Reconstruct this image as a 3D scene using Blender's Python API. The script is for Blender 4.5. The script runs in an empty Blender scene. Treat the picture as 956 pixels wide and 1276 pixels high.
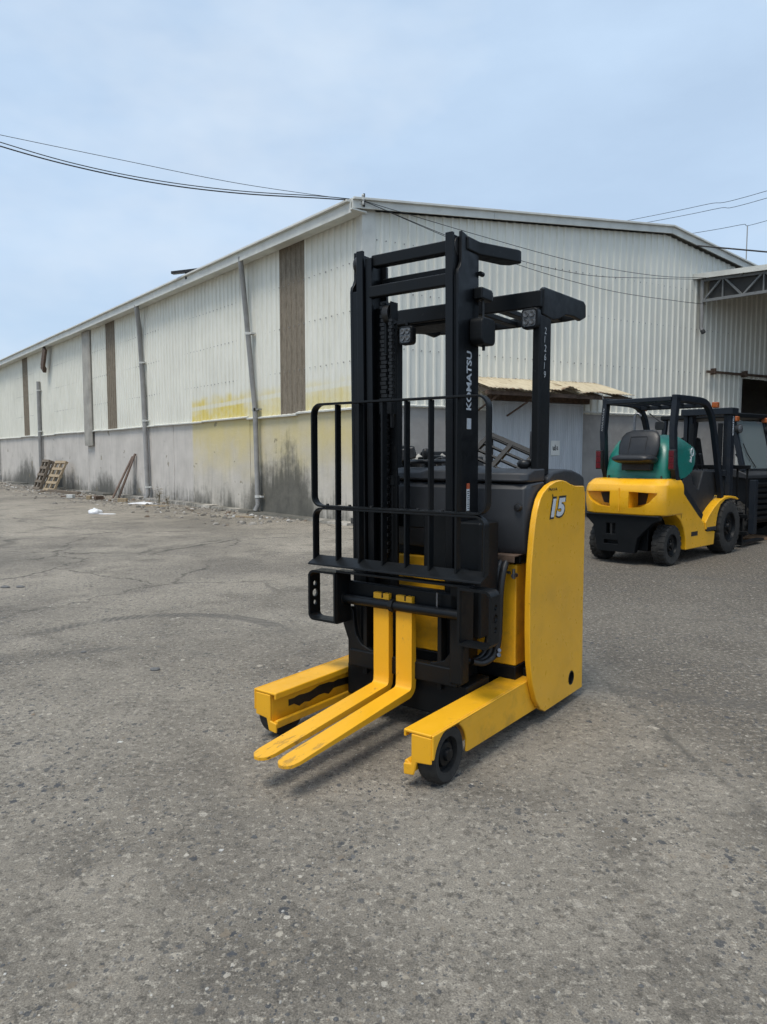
import bpy, bmesh, math, random
from mathutils import Vector, Matrix
R = math.radians
random.seed(7)
scene = bpy.context.scene
col = scene.collection

# ------------------------------------------------------------------ camera, world, sun, exposure
cam_d = bpy.data.cameras.new('camera'); cam = bpy.data.objects.new('camera', cam_d); col.objects.link(cam)
cam_d.sensor_fit = 'VERTICAL'; cam_d.sensor_height = 36.0; cam_d.lens = 36.0 * 894.0 / 1276.0
cam_d.clip_start = 0.05; cam_d.clip_end = 2000
cam.location = (0, 0, 1.4); cam.rotation_euler = (R(90) - math.atan(69.0 / 894.0), 0, 0)
scene.camera = cam

SUN_AZ, SUN_EL = 216.0, 66.0            # compass direction the light comes from (degrees clockwise from +Y)
world = bpy.data.worlds.new('World'); scene.world = world; world.use_nodes = True
wt = world.node_tree; wt.nodes.clear()
w_out = wt.nodes.new('ShaderNodeOutputWorld'); w_bg = wt.nodes.new('ShaderNodeBackground')
w_sky = wt.nodes.new('ShaderNodeTexSky'); w_sky.sky_type = 'NISHITA'; w_sky.sun_disc = False
w_sky.sun_elevation = R(SUN_EL); w_sky.sun_rotation = R(SUN_AZ)
w_sky.air_density = 1.0; w_sky.dust_density = 2.0; w_sky.ozone_density = 1.0
w_tc = wt.nodes.new('ShaderNodeTexCoord')
w_mp = wt.nodes.new('ShaderNodeMapping'); w_mp.inputs['Scale'].default_value = (1.0, 1.0, 2.6); w_mp.inputs['Location'].default_value = (0.35, 0.1, 0.0)
w_n = wt.nodes.new('ShaderNodeTexNoise'); w_n.inputs['Scale'].default_value = 2.3; w_n.inputs['Detail'].default_value = 7; w_n.inputs['Roughness'].default_value = 0.55
w_r = wt.nodes.new('ShaderNodeMapRange'); w_r.inputs[1].default_value = 0.42; w_r.inputs[2].default_value = 0.78; w_r.inputs[3].default_value = 0.74; w_r.inputs[4].default_value = 1.0
w_mix = wt.nodes.new('ShaderNodeMix'); w_mix.data_type = 'RGBA'
wt.links.new(w_tc.outputs['Generated'], w_mp.inputs['Vector']); wt.links.new(w_mp.outputs[0], w_n.inputs['Vector'])
wt.links.new(w_n.outputs['Fac'], w_r.inputs['Value']); wt.links.new(w_r.outputs[0], w_mix.inputs['Factor'])
wt.links.new(w_sky.outputs[0], w_mix.inputs[6]); w_mix.inputs[7].default_value = (4.2, 5.4, 6.9, 1)   # thin white veil over the whole dome
w_n2 = wt.nodes.new('ShaderNodeTexNoise'); w_n2.inputs['Scale'].default_value = 1.7; w_n2.inputs['Detail'].default_value = 5; w_n2.inputs['Roughness'].default_value = 0.6
w_mp2 = wt.nodes.new('ShaderNodeMapping'); w_mp2.inputs['Scale'].default_value = (1.0, 1.0, 2.0); w_mp2.inputs['Location'].default_value = (4.6, 1.3, 0.9)
w_r2 = wt.nodes.new('ShaderNodeMapRange'); w_r2.inputs[1].default_value = 0.50; w_r2.inputs[2].default_value = 0.74; w_r2.inputs[3].default_value = 0.0; w_r2.inputs[4].default_value = 0.45
w_mix2 = wt.nodes.new('ShaderNodeMix'); w_mix2.data_type = 'RGBA'; w_mix2.inputs[7].default_value = (6.3, 6.7, 7.1, 1)                  # soft brighter cloud
wt.links.new(w_tc.outputs['Generated'], w_mp2.inputs['Vector']); wt.links.new(w_mp2.outputs[0], w_n2.inputs['Vector']); wt.links.new(w_n2.outputs['Fac'], w_r2.inputs['Value'])
wt.links.new(w_r2.outputs[0], w_mix2.inputs['Factor']); wt.links.new(w_mix.outputs[2], w_mix2.inputs[6])
wt.links.new(w_mix2.outputs[2], w_bg.inputs['Color']); w_bg.inputs['Strength'].default_value = 0.08
wt.links.new(w_bg.outputs[0], w_out.inputs['Surface'])

sun_d = bpy.data.lights.new('sun', 'SUN'); sun = bpy.data.objects.new('sun', sun_d); col.objects.link(sun)
sun_d.energy = 1.5; sun_d.angle = R(22); sun_d.color = (1.0, 0.94, 0.85)
_l = Vector((math.sin(R(SUN_AZ)) * math.cos(R(SUN_EL)), math.cos(R(SUN_AZ)) * math.cos(R(SUN_EL)), math.sin(R(SUN_EL))))
sun.rotation_euler = _l.to_track_quat('Z', 'Y').to_euler()

scene.view_settings.view_transform = 'Standard'; scene.view_settings.look = 'None'
scene.view_settings.exposure = 0.82; scene.view_settings.gamma = 1.0; scene.view_settings.use_curve_mapping = False
scene.render.engine = 'CYCLES'
scene.cycles.max_bounces = 5; scene.cycles.diffuse_bounces = 3; scene.cycles.glossy_bounces = 3; scene.cycles.transmission_bounces = 4; scene.cycles.transparent_max_bounces = 6
scene.cycles.use_adaptive_sampling = True; scene.cycles.adaptive_threshold = 0.02
scene.render.resolution_x = 767; scene.render.resolution_y = 1024

# ------------------------------------------------------------------ mesh helpers
class MB:
    """collects shapes; build() links them as ONE mesh object"""
    def __init__(s): s.v = []; s.f = []
    def add(s, vs, fs, M=None):
        o = len(s.v)
        s.v += [tuple(M @ Vector(p)) if M else tuple(p) for p in vs]
        s.f += [tuple(i + o for i in f) for f in fs]; return s
    def box(s, x0, x1, y0, y1, z0, z1, M=None):
        vs = [(x0,y0,z0),(x1,y0,z0),(x1,y1,z0),(x0,y1,z0),(x0,y0,z1),(x1,y0,z1),(x1,y1,z1),(x0,y1,z1)]
        return s.add(vs, [(0,3,2,1),(4,5,6,7),(0,1,5,4),(1,2,6,5),(2,3,7,6),(3,0,4,7)], M)
    def prism(s, poly, axis, a, b, M=None):
        n = len(poly)
        def m(p, t): return {'x': (t, p[0], p[1]), 'y': (p[0], t, p[1]), 'z': (p[0], p[1], t)}[axis]
        vs = [m(p, a) for p in poly] + [m(p, b) for p in poly]
        fs = [tuple(range(n)), tuple(range(2*n-1, n-1, -1))] + [(i, i+n, (i+1) % n + n, (i+1) % n) for i in range(n)]
        return s.add(vs, fs, M)
    def loft(s, rings, cap=True, closed=True):
        n = len(rings[0]); vs = [p for r in rings for p in r]; fs = []
        for k in range(len(rings)-1):
            for i in range(n if closed else n-1):
                j = (i+1) % n; fs.append((k*n+i, k*n+j, (k+1)*n+j, (k+1)*n+i))
        if cap: fs += [tuple(range(n-1, -1, -1)), tuple(range((len(rings)-1)*n, len(rings)*n))]
        return s.add(vs, fs)
    def tube(s, pts, r, n=8, cap=True):
        pts = [Vector(p) for p in pts]; rings = []; k = len(pts)
        rs = r if isinstance(r, (list, tuple)) else [r]*k
        t0 = (pts[1]-pts[0]).normalized(); nrm = t0.orthogonal().normalized()
        for i, p in enumerate(pts):
            t = (pts[min(i+1, k-1)] - pts[max(i-1, 0)]).normalized()
            nrm = (nrm - t*nrm.dot(t)).normalized(); b = t.cross(nrm)
            rings.append([tuple(p + (nrm*math.cos(2*math.pi*q/n) + b*math.sin(2*math.pi*q/n))*rs[i]) for q in range(n)])
        return s.loft(rings, cap)
    def cyl(s, p0, p1, r0, r1=None, n=16): return s.tube([p0, p1], [r0, r0 if r1 is None else r1], n)
    def lathe(s, prof, c, axis='y', n=24):
        # prof: closed list of (radius, height along axis)
        rings = []
        for q in range(n):
            a = 2*math.pi*q/n; ca, sa = math.cos(a), math.sin(a); ring = []
            for r, h in prof:
                p = {'y': (r*ca, h, r*sa), 'z': (r*ca, r*sa, h), 'x': (h, r*ca, r*sa)}[axis]
                ring.append((c[0]+p[0], c[1]+p[1], c[2]+p[2]))
            rings.append(ring)
        rings.append(rings[0]); m = len(prof); vs = [p for r in rings[:-1] for p in r]; fs = []
        for q in range(n):
            for i in range(m-1):
                q2 = (q+1) % n; fs.append((q*m+i, q*m+i+1, q2*m+i+1, q2*m+i))
        return s.add(vs, fs)
    def bar(s, pts, w, h, side, closed=False):
        """flat bar swept along pts: w measured along the fixed vector 'side', h across it in the path's plane"""
        pts = [Vector(p) for p in pts]; sd = Vector(side).normalized(); k = len(pts); rings = []
        for i, p in enumerate(pts):
            a = pts[(i-1) % k] if (closed or i > 0) else p; b = pts[(i+1) % k] if (closed or i < k-1) else p
            t1 = (p-a).normalized() if (p-a).length > 1e-6 else None; t2 = (b-p).normalized() if (b-p).length > 1e-6 else None
            t = ((t1 or t2) + (t2 or t1)).normalized(); nn = sd.cross(t).normalized()
            c = 1.0 if not (t1 and t2) else 1.0/max(0.5, math.sqrt(max(0.0, (1+t1.dot(t2))/2)))
            o = nn*h*0.5*c; q = sd*w*0.5
            rings.append([tuple(p-o-q), tuple(p+o-q), tuple(p+o+q), tuple(p-o+q)])
        if closed: rings.append(rings[0]); return s.loft(rings, False)
        return s.loft(rings, True)
    def plate(s, outer, holes, axis, a, b):
        bm = bmesh.new(); edges = []
        for lp in [outer] + holes:
            vs = [bm.verts.new((p[0], p[1], 0)) for p in lp]
            edges += [bm.edges.new((vs[i], vs[(i+1) % len(vs)])) for i in range(len(vs))]
        bmesh.ops.triangle_fill(bm, use_beauty=True, edges=edges)
        bm.verts.index_update()
        tri = [[v.index for v in f.verts] for f in bm.faces]; base = [(v.co.x, v.co.y) for v in bm.verts]; bm.free()
        def m(p, t): return {'x': (t, p[0], p[1]), 'y': (p[0], t, p[1]), 'z': (p[0], p[1], t)}[axis]
        n = len(base); vs = [m(p, a) for p in base] + [m(p, b) for p in base]
        fs = [tuple(t) for t in tri] + [tuple(i+n for i in reversed(t)) for t in tri]; o = 0
        for lp in [outer] + holes:
            k = len(lp); fs += [(o+i, o+i+n, o+(i+1) % k+n, o+(i+1) % k) for i in range(k)]; o += k
        return s.add(vs, fs)
    def mesh(s, name, smooth=None):
        me = bpy.data.meshes.new(name); me.from_pydata(s.v, [], s.f); me.validate()
        bm = bmesh.new(); bm.from_mesh(me); bmesh.ops.recalc_face_normals(bm, faces=bm.faces); bm.to_mesh(me); bm.free()
        if smooth is not None:
            me.shade_smooth(); me.set_sharp_from_angle(angle=R(smooth))
        return me
    def build(s, name, mat, parent=None, bevel=0.0, smooth=35, seg=2):
        o = bpy.data.objects.new(name, s.mesh(name, smooth)); col.objects.link(o); o.data.materials.append(mat); o.parent = parent
        if bevel:
            b = o.modifiers.new('bevel', 'BEVEL'); b.width = bevel; b.segments = seg; b.limit_method = 'ANGLE'; b.angle_limit = R(40); b.harden_normals = True
        return o

def tag(o, label=None, cat=None, group=None, kind=None):
    if label: o['label'] = label
    if cat: o['category'] = cat
    if group: o['group'] = group
    if kind: o['kind'] = kind
    return o
def empty(name, loc, rz=0.0, parent=None):
    o = bpy.data.objects.new(name, None); col.objects.link(o); o.location = loc; o.rotation_euler = (0, 0, rz); o.parent = parent
    o.empty_display_size = 0.2; return o
def place(o, loc, rz=0.0, rx=0.0, ry=0.0): o.location = loc; o.rotation_euler = (rx, ry, rz); return o
def shared(name, me, parent, loc=(0,0,0), rot=(0,0,0)):
    o = bpy.data.objects.new(name, me); col.objects.link(o); o.parent = parent; o.location = loc; o.rotation_euler = rot; return o
def arc(cx, cy, r, a0, a1, n): return [(cx + r*math.cos(R(a0+(a1-a0)*i/n)), cy + r*math.sin(R(a0+(a1-a0)*i/n))) for i in range(n+1)]
def rrect(x0, x1, y0, y1, r, n=5):
    return arc(x1-r, y1-r, r, 0, 90, n) + arc(x0+r, y1-r, r, 90, 180, n) + arc(x0+r, y0+r, r, 180, 270, n) + arc(x1-r, y0+r, r, 270, 360, n)
def spline(pts, n=6):
    pts = [Vector(p) for p in pts]; out = []
    for i in range(len(pts)-1):
        p0 = pts[max(i-1,0)]; p1 = pts[i]; p2 = pts[i+1]; p3 = pts[min(i+2, len(pts)-1)]
        for k in range(n):
            t = k/n
            out.append(0.5*((2*p1) + (p2-p0)*t + (2*p0-5*p1+4*p2-p3)*t*t + (3*p1-p0-3*p2+p3)*t**3))
    out.append(pts[-1]); return out

def text(name, s, mat, parent, org, X, Y, width, height, bold=0.0, shear=0.0, thick=0.0012):
    """lettering as thin geometry: fills width x height from the corner org along X (reading) and Y (up)"""
    cu = bpy.data.curves.new('txt', 'FONT'); cu.body = s; cu.size = 1.0; cu.offset = bold; cu.extrude = 0.0; cu.shear = shear; cu.resolution_u = 3
    t = bpy.data.objects.new('txt', cu); col.objects.link(t); bpy.context.view_layer.update()
    me = bpy.data.meshes.new_from_object(t.evaluated_get(bpy.context.evaluated_depsgraph_get()))
    bpy.data.objects.remove(t); bpy.data.curves.remove(cu)
    xs = [v.co.x for v in me.vertices]; ys = [v.co.y for v in me.vertices]; x0, x1, y0, y1 = min(xs), max(xs), min(ys), max(ys)
    X = Vector(X).normalized(); Y = Vector(Y).normalized(); N = X.cross(Y); org = Vector(org)
    for v in me.vertices: v.co = org + X*((v.co.x-x0)/(x1-x0)*width) + Y*((v.co.y-y0)/(y1-y0)*height) + N*thick
    me.materials.clear(); me.materials.append(mat)
    o = bpy.data.objects.new(name, me); col.objects.link(o); o.parent = parent; return o

# ------------------------------------------------------------------ materials
class NT:
    def __init__(s, name):
        s.m = bpy.data.materials.new(name); s.m.use_nodes = True; s.t = s.m.node_tree; s.b = s.t.nodes['Principled BSDF']; s._tc = None; s.ref = None
    def n(s, typ, **kw):
        nd = s.t.nodes.new('ShaderNode' + typ)
        for k, v in kw.items(): setattr(nd, k, v)
        return nd
    def L(s, a, b): s.t.links.new(a, b)
    def co(s):
        if not s._tc:
            s._tc = s.n('TexCoord')
            if s.ref: s._tc.object = s.ref
        return s._tc.outputs['Object']
    def mapv(s, scale=(1,1,1), loc=(0,0,0), rot=(0,0,0), src=None):
        m = s.n('Mapping'); m.inputs['Scale'].default_value = scale; m.inputs['Location'].default_value = loc; m.inputs['Rotation'].default_value = rot
        s.L(src or s.co(), m.inputs['Vector']); return m.outputs[0]
    def noise(s, scale, detail=4, rough=0.55, vec=None, dist=0.0):
        x = s.n('TexNoise'); x.inputs['Scale'].default_value = scale; x.inputs['Detail'].default_value = detail; x.inputs['Roughness'].default_value = rough; x.inputs['Distortion'].default_value = dist
        s.L(vec or s.co(), x.inputs['Vector']); return x.outputs['Fac']
    def vor(s, scale, feat='F1', vec=None, rand=1.0):
        x = s.n('TexVoronoi', feature=feat); x.inputs['Scale'].default_value = scale; x.inputs['Randomness'].default_value = rand
        s.L(vec or s.co(), x.inputs['Vector']); return x
    def rng(s, v, a, b, c=0.0, d=1.0, smooth=False):
        x = s.n('MapRange'); x.inputs[1].default_value = a; x.inputs[2].default_value = b; x.inputs[3].default_value = c; x.inputs[4].default_value = d
        if smooth: x.interpolation_type = 'SMOOTHSTEP'
        s.L(v, x.inputs[0]); return x.outputs[0]
    def math(s, op, a, b=None, clamp=False):
        x = s.n('Math', operation=op, use_clamp=clamp)
        for i, q in enumerate((a, b)):
            if q is None: continue
            if isinstance(q, (int, float)): x.inputs[i].default_value = q
            else: s.L(q, x.inputs[i])
        return x.outputs[0]
    def mix(s, fac, a, b, mode='MIX'):
        x = s.n('Mix', data_type='RGBA', blend_type=mode)
        for i, q in ((0, fac), (6, a), (7, b)):
            if isinstance(q, (int, float)): x.inputs[i].default_value = q
            elif isinstance(q, tuple): x.inputs[i].default_value = q if len(q) == 4 else q + (1,)
            else: s.L(q, x.inputs[i])
        return x.outputs[2]
    def sep(s, v=None):
        x = s.n('SeparateXYZ'); s.L(v or s.co(), x.inputs[0]); return x.outputs
    def base(s, c):
        if isinstance(c, tuple): s.b.inputs['Base Color'].default_value = c + (1,)
        else: s.L(c, s.b.inputs['Base Color'])
        return s
    def rough(s, r):
        if isinstance(r, (int, float)): s.b.inputs['Roughness'].default_value = r
        else: s.L(r, s.b.inputs['Roughness'])
        return s
    def set(s, **kw):
        for k, v in kw.items(): s.b.inputs[k.replace('_', ' ')].default_value = v
        return s
    def bump(s, h, strength=0.3, dist=0.01):
        x = s.n('Bump'); x.inputs['Strength'].default_value = strength; x.inputs['Distance'].default_value = dist
        s.L(h, x.inputs['Height']); s.L(x.outputs[0], s.b.inputs['Normal']); return s

def plain(name, c, r=0.5, var=0.25, scale=8.0, bump=0.0, metallic=0.0, spec=0.5):
    t = NT(name); n = t.noise(scale, 5, 0.6)
    t.base(t.mix(t.rng(n, 0.3, 0.75), tuple(x*(1-var) for x in c), tuple(min(1, x*(1+var)) for x in c)))
    t.rough(t.rng(t.noise(scale*2.3, 4), 0.3, 0.7, max(0.05, r-0.08), min(1, r+0.1))); t.set(Metallic=metallic, Specular_IOR_Level=spec)
    if bump: t.bump(t.noise(scale*6, 4), bump, 0.004)
    return t.m

def paint(name, c, r=0.35, dirt=(0.10,0.075,0.045), amount=0.5, chip=None, coat=0.0, spec=0.5):
    """worn machine paint: faint fading, dust film, small scuffs and chips"""
    t = NT(name)
    fade = t.mix(t.rng(t.noise(2.2, 4), 0.3, 0.72), tuple(x*0.90 for x in c), tuple(min(1, x*1.06) for x in c))
    grime = t.math('MULTIPLY', t.rng(t.noise(5.5, 8, 0.68), 0.50, 0.78), amount)
    g = t.mix(grime, fade, dirt)
    spots = t.math('MULTIPLY', t.rng(t.noise(60, 3, 0.6), 0.66, 0.72), t.rng(t.noise(4.0, 3), 0.45, 0.62))
    g = t.mix(t.math('MULTIPLY', spots, 0.75), g, chip or tuple(x*0.3 for x in c))
    st = t.noise(14, 4, 0.5, vec=t.mapv((0.18, 0.18, 3.0), rot=(0.3, 0.2, 0)))
    g = t.mix(t.math('MULTIPLY', t.rng(st, 0.63, 0.72), 0.16*amount*2), g, tuple(x*0.55 for x in c))
    t.base(g); t.rough(t.math('ADD', t.math('MULTIPLY', grime, 0.35), t.rng(t.noise(20, 4), 0.3, 0.7, r-0.05, r+0.10)))
    t.set(Coat_Weight=coat, Coat_Roughness=0.15, Specular_IOR_Level=spec)
    t.bump(t.noise(180, 2), 0.03, 0.001); return t.m

def fork_paint():
    c = (0.84, 0.42, 0.014); t = NT('yellow_fork_paint'); x = t.sep()
    g = t.mix(t.rng(t.noise(2.2, 4), 0.3, 0.72), tuple(q*0.9 for q in c), c)
    use = t.rng(x[0], -0.55, 0.30, 0.075, 0.0)                                       # the blades are scraped most towards the tips
    sc = t.math('ADD', t.noise(16, 7, 0.7, t.mapv((0.45, 1.6, 1))), use)
    g = t.mix(t.rng(sc, 0.62, 0.69, 0, 0.62), g, t.mix(t.rng(t.noise(40, 3), 0.4, 0.6), (0.20, 0.11, 0.035), (0.34, 0.20, 0.06)))
    g = t.mix(t.rng(t.math('ADD', t.noise(44, 5, 0.7, t.mapv((0.3, 1.4, 1), loc=(4, 1, 0))), use), 0.72, 0.76, 0, 0.8), g, (0.055, 0.04, 0.03))
    t.base(g); t.rough(t.rng(sc, 0.4, 0.7, 0.36, 0.6)); t.bump(t.noise(60, 4), 0.06, 0.002); return t.m
M = {}
M['yellow_fork'] = fork_paint()
M['yellow'] = paint('yellow_paint', (0.86, 0.435, 0.012), 0.30, amount=0.16, coat=0.25)
M['yellow_worn'] = paint('yellow_paint_worn', (0.84, 0.42, 0.014), 0.40, amount=0.5)
M['black'] = paint('black_paint', (0.0052, 0.0064, 0.0076), 0.42, dirt=(0.022,0.020,0.018), amount=0.25, chip=(0.04,0.04,0.04), spec=0.22)
M['black_gloss'] = paint('black_gloss_paint', (0.0042, 0.0054, 0.0070), 0.34, dirt=(0.022,0.020,0.018), amount=0.22, spec=0.26)
M['navy'] = paint('dark_slate_paint', (0.012, 0.016, 0.022), 0.38, dirt=(0.04,0.038,0.035), amount=0.35, spec=0.25)
M['grey'] = plain('grey_plastic', (0.026, 0.0285, 0.033), 0.55, 0.12, 5, 0.10)
M['grey_dark'] = plain('charcoal_plastic', (0.022, 0.0235, 0.027), 0.58, 0.15, 5, 0.10)
M['rubber'] = plain('tyre_rubber', (0.026, 0.0245, 0.022), 0.82, 0.40, 14, 0.35)
M['hose'] = plain('hose_rubber', (0.013, 0.013, 0.014), 0.45, 0.25, 20, 0.1)
M['steel'] = plain('worn_steel', (0.20, 0.20, 0.21), 0.38, 0.3, 25, 0.1, 0.9)
M['chain'] = plain('oily_chain', (0.010, 0.010, 0.010), 0.4, 0.4, 30, 0.1, 0.3)
M['dark_steel'] = plain('greased_steel', (0.035, 0.034, 0.034), 0.42, 0.4, 20, 0.15, 0.6)
M['rusty_steel'] = plain('rusty_steel', (0.10, 0.065, 0.045), 0.8, 0.5, 12, 0.3)
M['green'] = paint('green_paint', (0.011, 0.165, 0.132), 0.34, dirt=(0.05,0.06,0.05), amount=0.4, coat=0.1)
M['vinyl'] = plain('black_vinyl', (0.013, 0.013, 0.014), 0.42, 0.3, 10, 0.1)
M['white_mark'] = plain('white_lettering', (0.62, 0.63, 0.64), 0.5, 0.12, 30)
M['grey_mark'] = plain('silver_lettering', (0.42, 0.45, 0.48), 0.5, 0.15, 40)
M['chalk'] = plain('chalk_marker', (0.55, 0.57, 0.58), 0.9, 0.3, 60)
M['ink'] = plain('dark_ink', (0.02, 0.018, 0.016), 0.6, 0.2, 30)
M['red_print'] = plain('orange_red_print', (0.45, 0.09, 0.03), 0.5, 0.15, 30)
M['lens_red'] = plain('red_lens', (0.10, 0.008, 0.012), 0.2, 0.3, 60)
M['lens_orange'] = plain('amber_lens', (0.34, 0.085, 0.018), 0.25, 0.2, 60)
M['lens_white'] = plain('clear_lamp_lens', (0.13, 0.135, 0.14), 0.15, 0.4, 70, 0.2, 0.3)
M['flash'] = plain('weathered_flashing', (0.34, 0.32, 0.28), 0.7, 0.25, 2.5)
M['pipe'] = plain('grey_drain_pipe', (0.25, 0.245, 0.235), 0.5, 0.18, 4)
M['pvc'] = plain('pale_bracket', (0.55, 0.55, 0.52), 0.6, 0.15, 8)
M['trim'] = plain('cream_trim_metal', (0.62, 0.615, 0.56), 0.55, 0.12, 3.0, 0.05)
M['cable'] = plain('cable_sheath', (0.016, 0.017, 0.019), 0.6, 0.2, 5)
M['bag'] = plain('white_plastic', (0.75, 0.75, 0.76), 0.35, 0.1, 12, 0.2)
M['truss'] = plain('galvanised_truss', (0.17, 0.175, 0.175), 0.55, 0.2, 6)
M['board'] = plain('tan_board', (0.30, 0.17, 0.09), 0.8, 0.3, 7, 0.2)
M['green_roof'] = plain('green_roof_sheet', (0.02, 0.06, 0.042), 0.6, 0.2, 2)
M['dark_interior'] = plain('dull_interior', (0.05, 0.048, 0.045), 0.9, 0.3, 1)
M['paper'] = plain('white_notice', (0.82, 0.82, 0.77), 0.6, 0.05, 10)

M['grease'] = plain('black_grease', (0.018, 0.015, 0.012), 0.45, 0.5, 30, 0.4)
def wood(name, c):
    t = NT(name); g = t.noise(7, 6, 0.6, vec=t.mapv((9, 9, 0.7)), dist=0.6)
    t.base(t.mix(t.rng(g, 0.3, 0.72), tuple(x*0.5 for x in c), tuple(x*1.2 for x in c))); t.rough(0.85); t.bump(g, 0.4, 0.004); return t.m
M['wood_old'] = wood('weathered_wood', (0.19, 0.15, 0.11)); M['wood_new'] = wood('pale_wood', (0.40, 0.31, 0.20)); M['wood_red'] = wood('brown_wood', (0.17, 0.115, 0.085))

def glass(name, c, a=0.65):
    t = NT(name); t.base(c).rough(0.06); t.set(Alpha=a, Specular_IOR_Level=0.6, Transmission_Weight=0.0); return t.m
M['glass'] = glass('windscreen_reflection_tone', (0.17, 0.20, 0.20), 0.80)  # pale, nearly opaque tone stands in for the reflection on the glass

# ------------------------------------------------------------------ ground
def ground_material():
    t = NT('old_concrete'); co = t.co()
    def nz(scale, det, rough, src=None):
        x = t.n('TexNoise'); x.inputs['Scale'].default_value = scale; x.inputs['Detail'].default_value = det; x.inputs['Roughness'].default_value = rough; t.L(src or co, x.inputs['Vector'])
        q = t.n('SeparateColor'); t.L(x.outputs['Color'], q.inputs[0]); return x.outputs['Fac'], x.outputs['Color'], q.outputs
    def offs(src, colr, k):
        m = t.n('VectorMath', operation='MULTIPLY_ADD'); t.L(colr, m.inputs[0]); m.inputs[1].default_value = (k, k, 0); t.L(src, m.inputs[2]); return m.outputs[0]
    bf, bc, bq = nz(0.33, 6, 0.62); mf, mc, mq = nz(1.6, 7, 0.66); ff, fc, fq = nz(34, 5, 0.72)
    grain = t.noise(170, 2, 0.7); xyz = t.sep(); wco = offs(co, mc, 0.35)
    c = t.mix(t.rng(bf, 0.34, 0.66), (0.172, 0.153, 0.127), (0.258, 0.233, 0.195))
    dust = t.math('MULTIPLY', t.rng(t.math('SUBTRACT', xyz[1], t.math('MULTIPLY', xyz[0], 0.75)), 6.5, 11.0, 0, 0.75, True), t.rng(bq[2], 0.36, 0.58))
    c = t.mix(dust, c, (0.350, 0.310, 0.256))                                                                 # dry dust drifted towards the long wall
    c = t.mix(t.rng(mq[0], 0.50, 0.68, 0, 0.50), c, (0.335, 0.30, 0.25))                                      # chalky worn patches
    c = t.mix(t.rng(mq[1], 0.51, 0.66, 0, 0.60), c, (0.100, 0.089, 0.075))                                     # greasy patches
    c = t.mix(t.rng(bq[1], 0.50, 0.66, 0, 0.70), c, (0.108, 0.097, 0.084))
    wx = t.sep(wco); edge = t.math('ADD', wx[0], t.math('MULTIPLY', wx[1], 0.07))
    slab = t.math('MULTIPLY', t.rng(edge, 1.86, 2.15), t.rng(bq[2], 0.34, 0.60, 0.30, 0.80))
    far_ = t.rng(xyz[1], 5.0, 8.0, 0, 0.35); slab = t.math('MULTIPLY', t.rng(edge, 1.86, 2.15), t.math('ADD', t.rng(bq[2], 0.34, 0.60, 0.42, 0.78), far_))
    c = t.mix(slab, c, t.mix(t.rng(fq[2], 0.38, 0.64), (0.066, 0.057, 0.047), (0.150, 0.131, 0.108)))
    # mottle of the cement skin: light and dark crumbs
    c = t.mix(t.rng(fq[0], 0.53, 0.64, 0, 0.66), c, (0.42, 0.385, 0.325))
    c = t.mix(t.rng(fq[1], 0.53, 0.63, 0, 0.70), c, (0.074, 0.067, 0.058))
    c = t.mix(0.6, c, t.mix(t.rng(grain, 0.28, 0.72), (0.14, 0.14, 0.135), (0.88, 0.87, 0.84)), 'OVERLAY')
    patch = t.rng(mq[2], 0.40, 0.58, 0.22, 1.0); hs = None
    for sc, keep, rad, k in ((25, 0.80, 0.46, 0.050), (50, 0.62, 0.48, 0.028), (105, 0.60, 0.50, 0.013)):     # exposed aggregate worn flush
        v = t.vor(sc, 'F1', t.mapv((1.0, 0.8, 1), src=offs(co, fc, k))); cs = t.n('SeparateColor'); t.L(v.outputs['Color'], cs.inputs[0])
        inside = t.rng(t.math('SUBTRACT', t.rng(cs.outputs[1], 0, 1, rad*0.30, rad), v.outputs['Distance']), 0.0, 0.05)
        m = t.math('MULTIPLY', t.math('MULTIPLY', inside, t.math('GREATER_THAN', cs.outputs[0], keep)), patch)
        tone = t.n('ValToRGB'); t.L(cs.outputs[2], tone.inputs[0]); e = tone.color_ramp.elements
        e[0].position = 0.0; e[0].color = (0.050, 0.054, 0.060, 1); e[1].position = 1.0; e[1].color = (0.50, 0.46, 0.39, 1)
        for p_, c_ in ((0.55, (0.075, 0.080, 0.088, 1)), (0.76, (0.13, 0.13, 0.128, 1)), (0.88, (0.19, 0.155, 0.115, 1)), (0.95, (0.30, 0.26, 0.20, 1))): e.new(p_).color = c_
        c = t.mix(t.math('MULTIPLY', m, 0.88), c, tone.outputs[0]); hs = m if hs is None else t.math('MAXIMUM', hs, m)
    # cracks, finest in the broken corner by the long wall
    cv = t.vor(0.55, 'DISTANCE_TO_EDGE', offs(co, mc, 0.75)); zone = t.rng(t.math('SUBTRACT', xyz[1], t.math('MULTIPLY', xyz[0], 0.9)), 7.5, 10.5, 0.25, 1.0)
    crack = t.math('MULTIPLY', t.rng(cv.outputs['Distance'], 0.003, 0.012, 1, 0), t.math('MULTIPLY', t.rng(bq[0], 0.42, 0.52), zone))
    c = t.mix(t.math('MULTIPLY', crack, 0.8), c, (0.065, 0.060, 0.052))
    # curved tyre marks left by turning machines
    for cx, cy, rad, wid, y0, s_ in ((-1.75, 5.22, 1.06, 0.17, 5.45, 0.85), (-1.80, 4.28, 0.88, 0.14, 4.80, 0.75), (2.6, 6.2, 2.3, 0.2, -99, 0.5), (-3.4, 3.6, 1.5, 0.18, 4.7, 0.6)):
        sx = t.sep(t.mapv(loc=(-cx, -cy, 0))); d = t.math('SQRT', t.math('ADD', t.math('MULTIPLY', sx[0], sx[0]), t.math('MULTIPLY', sx[1], sx[1])))
        ring = t.rng(t.math('ABSOLUTE', t.math('SUBTRACT', d, rad)), wid*0.35, wid*0.55, 1, 0)
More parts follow.
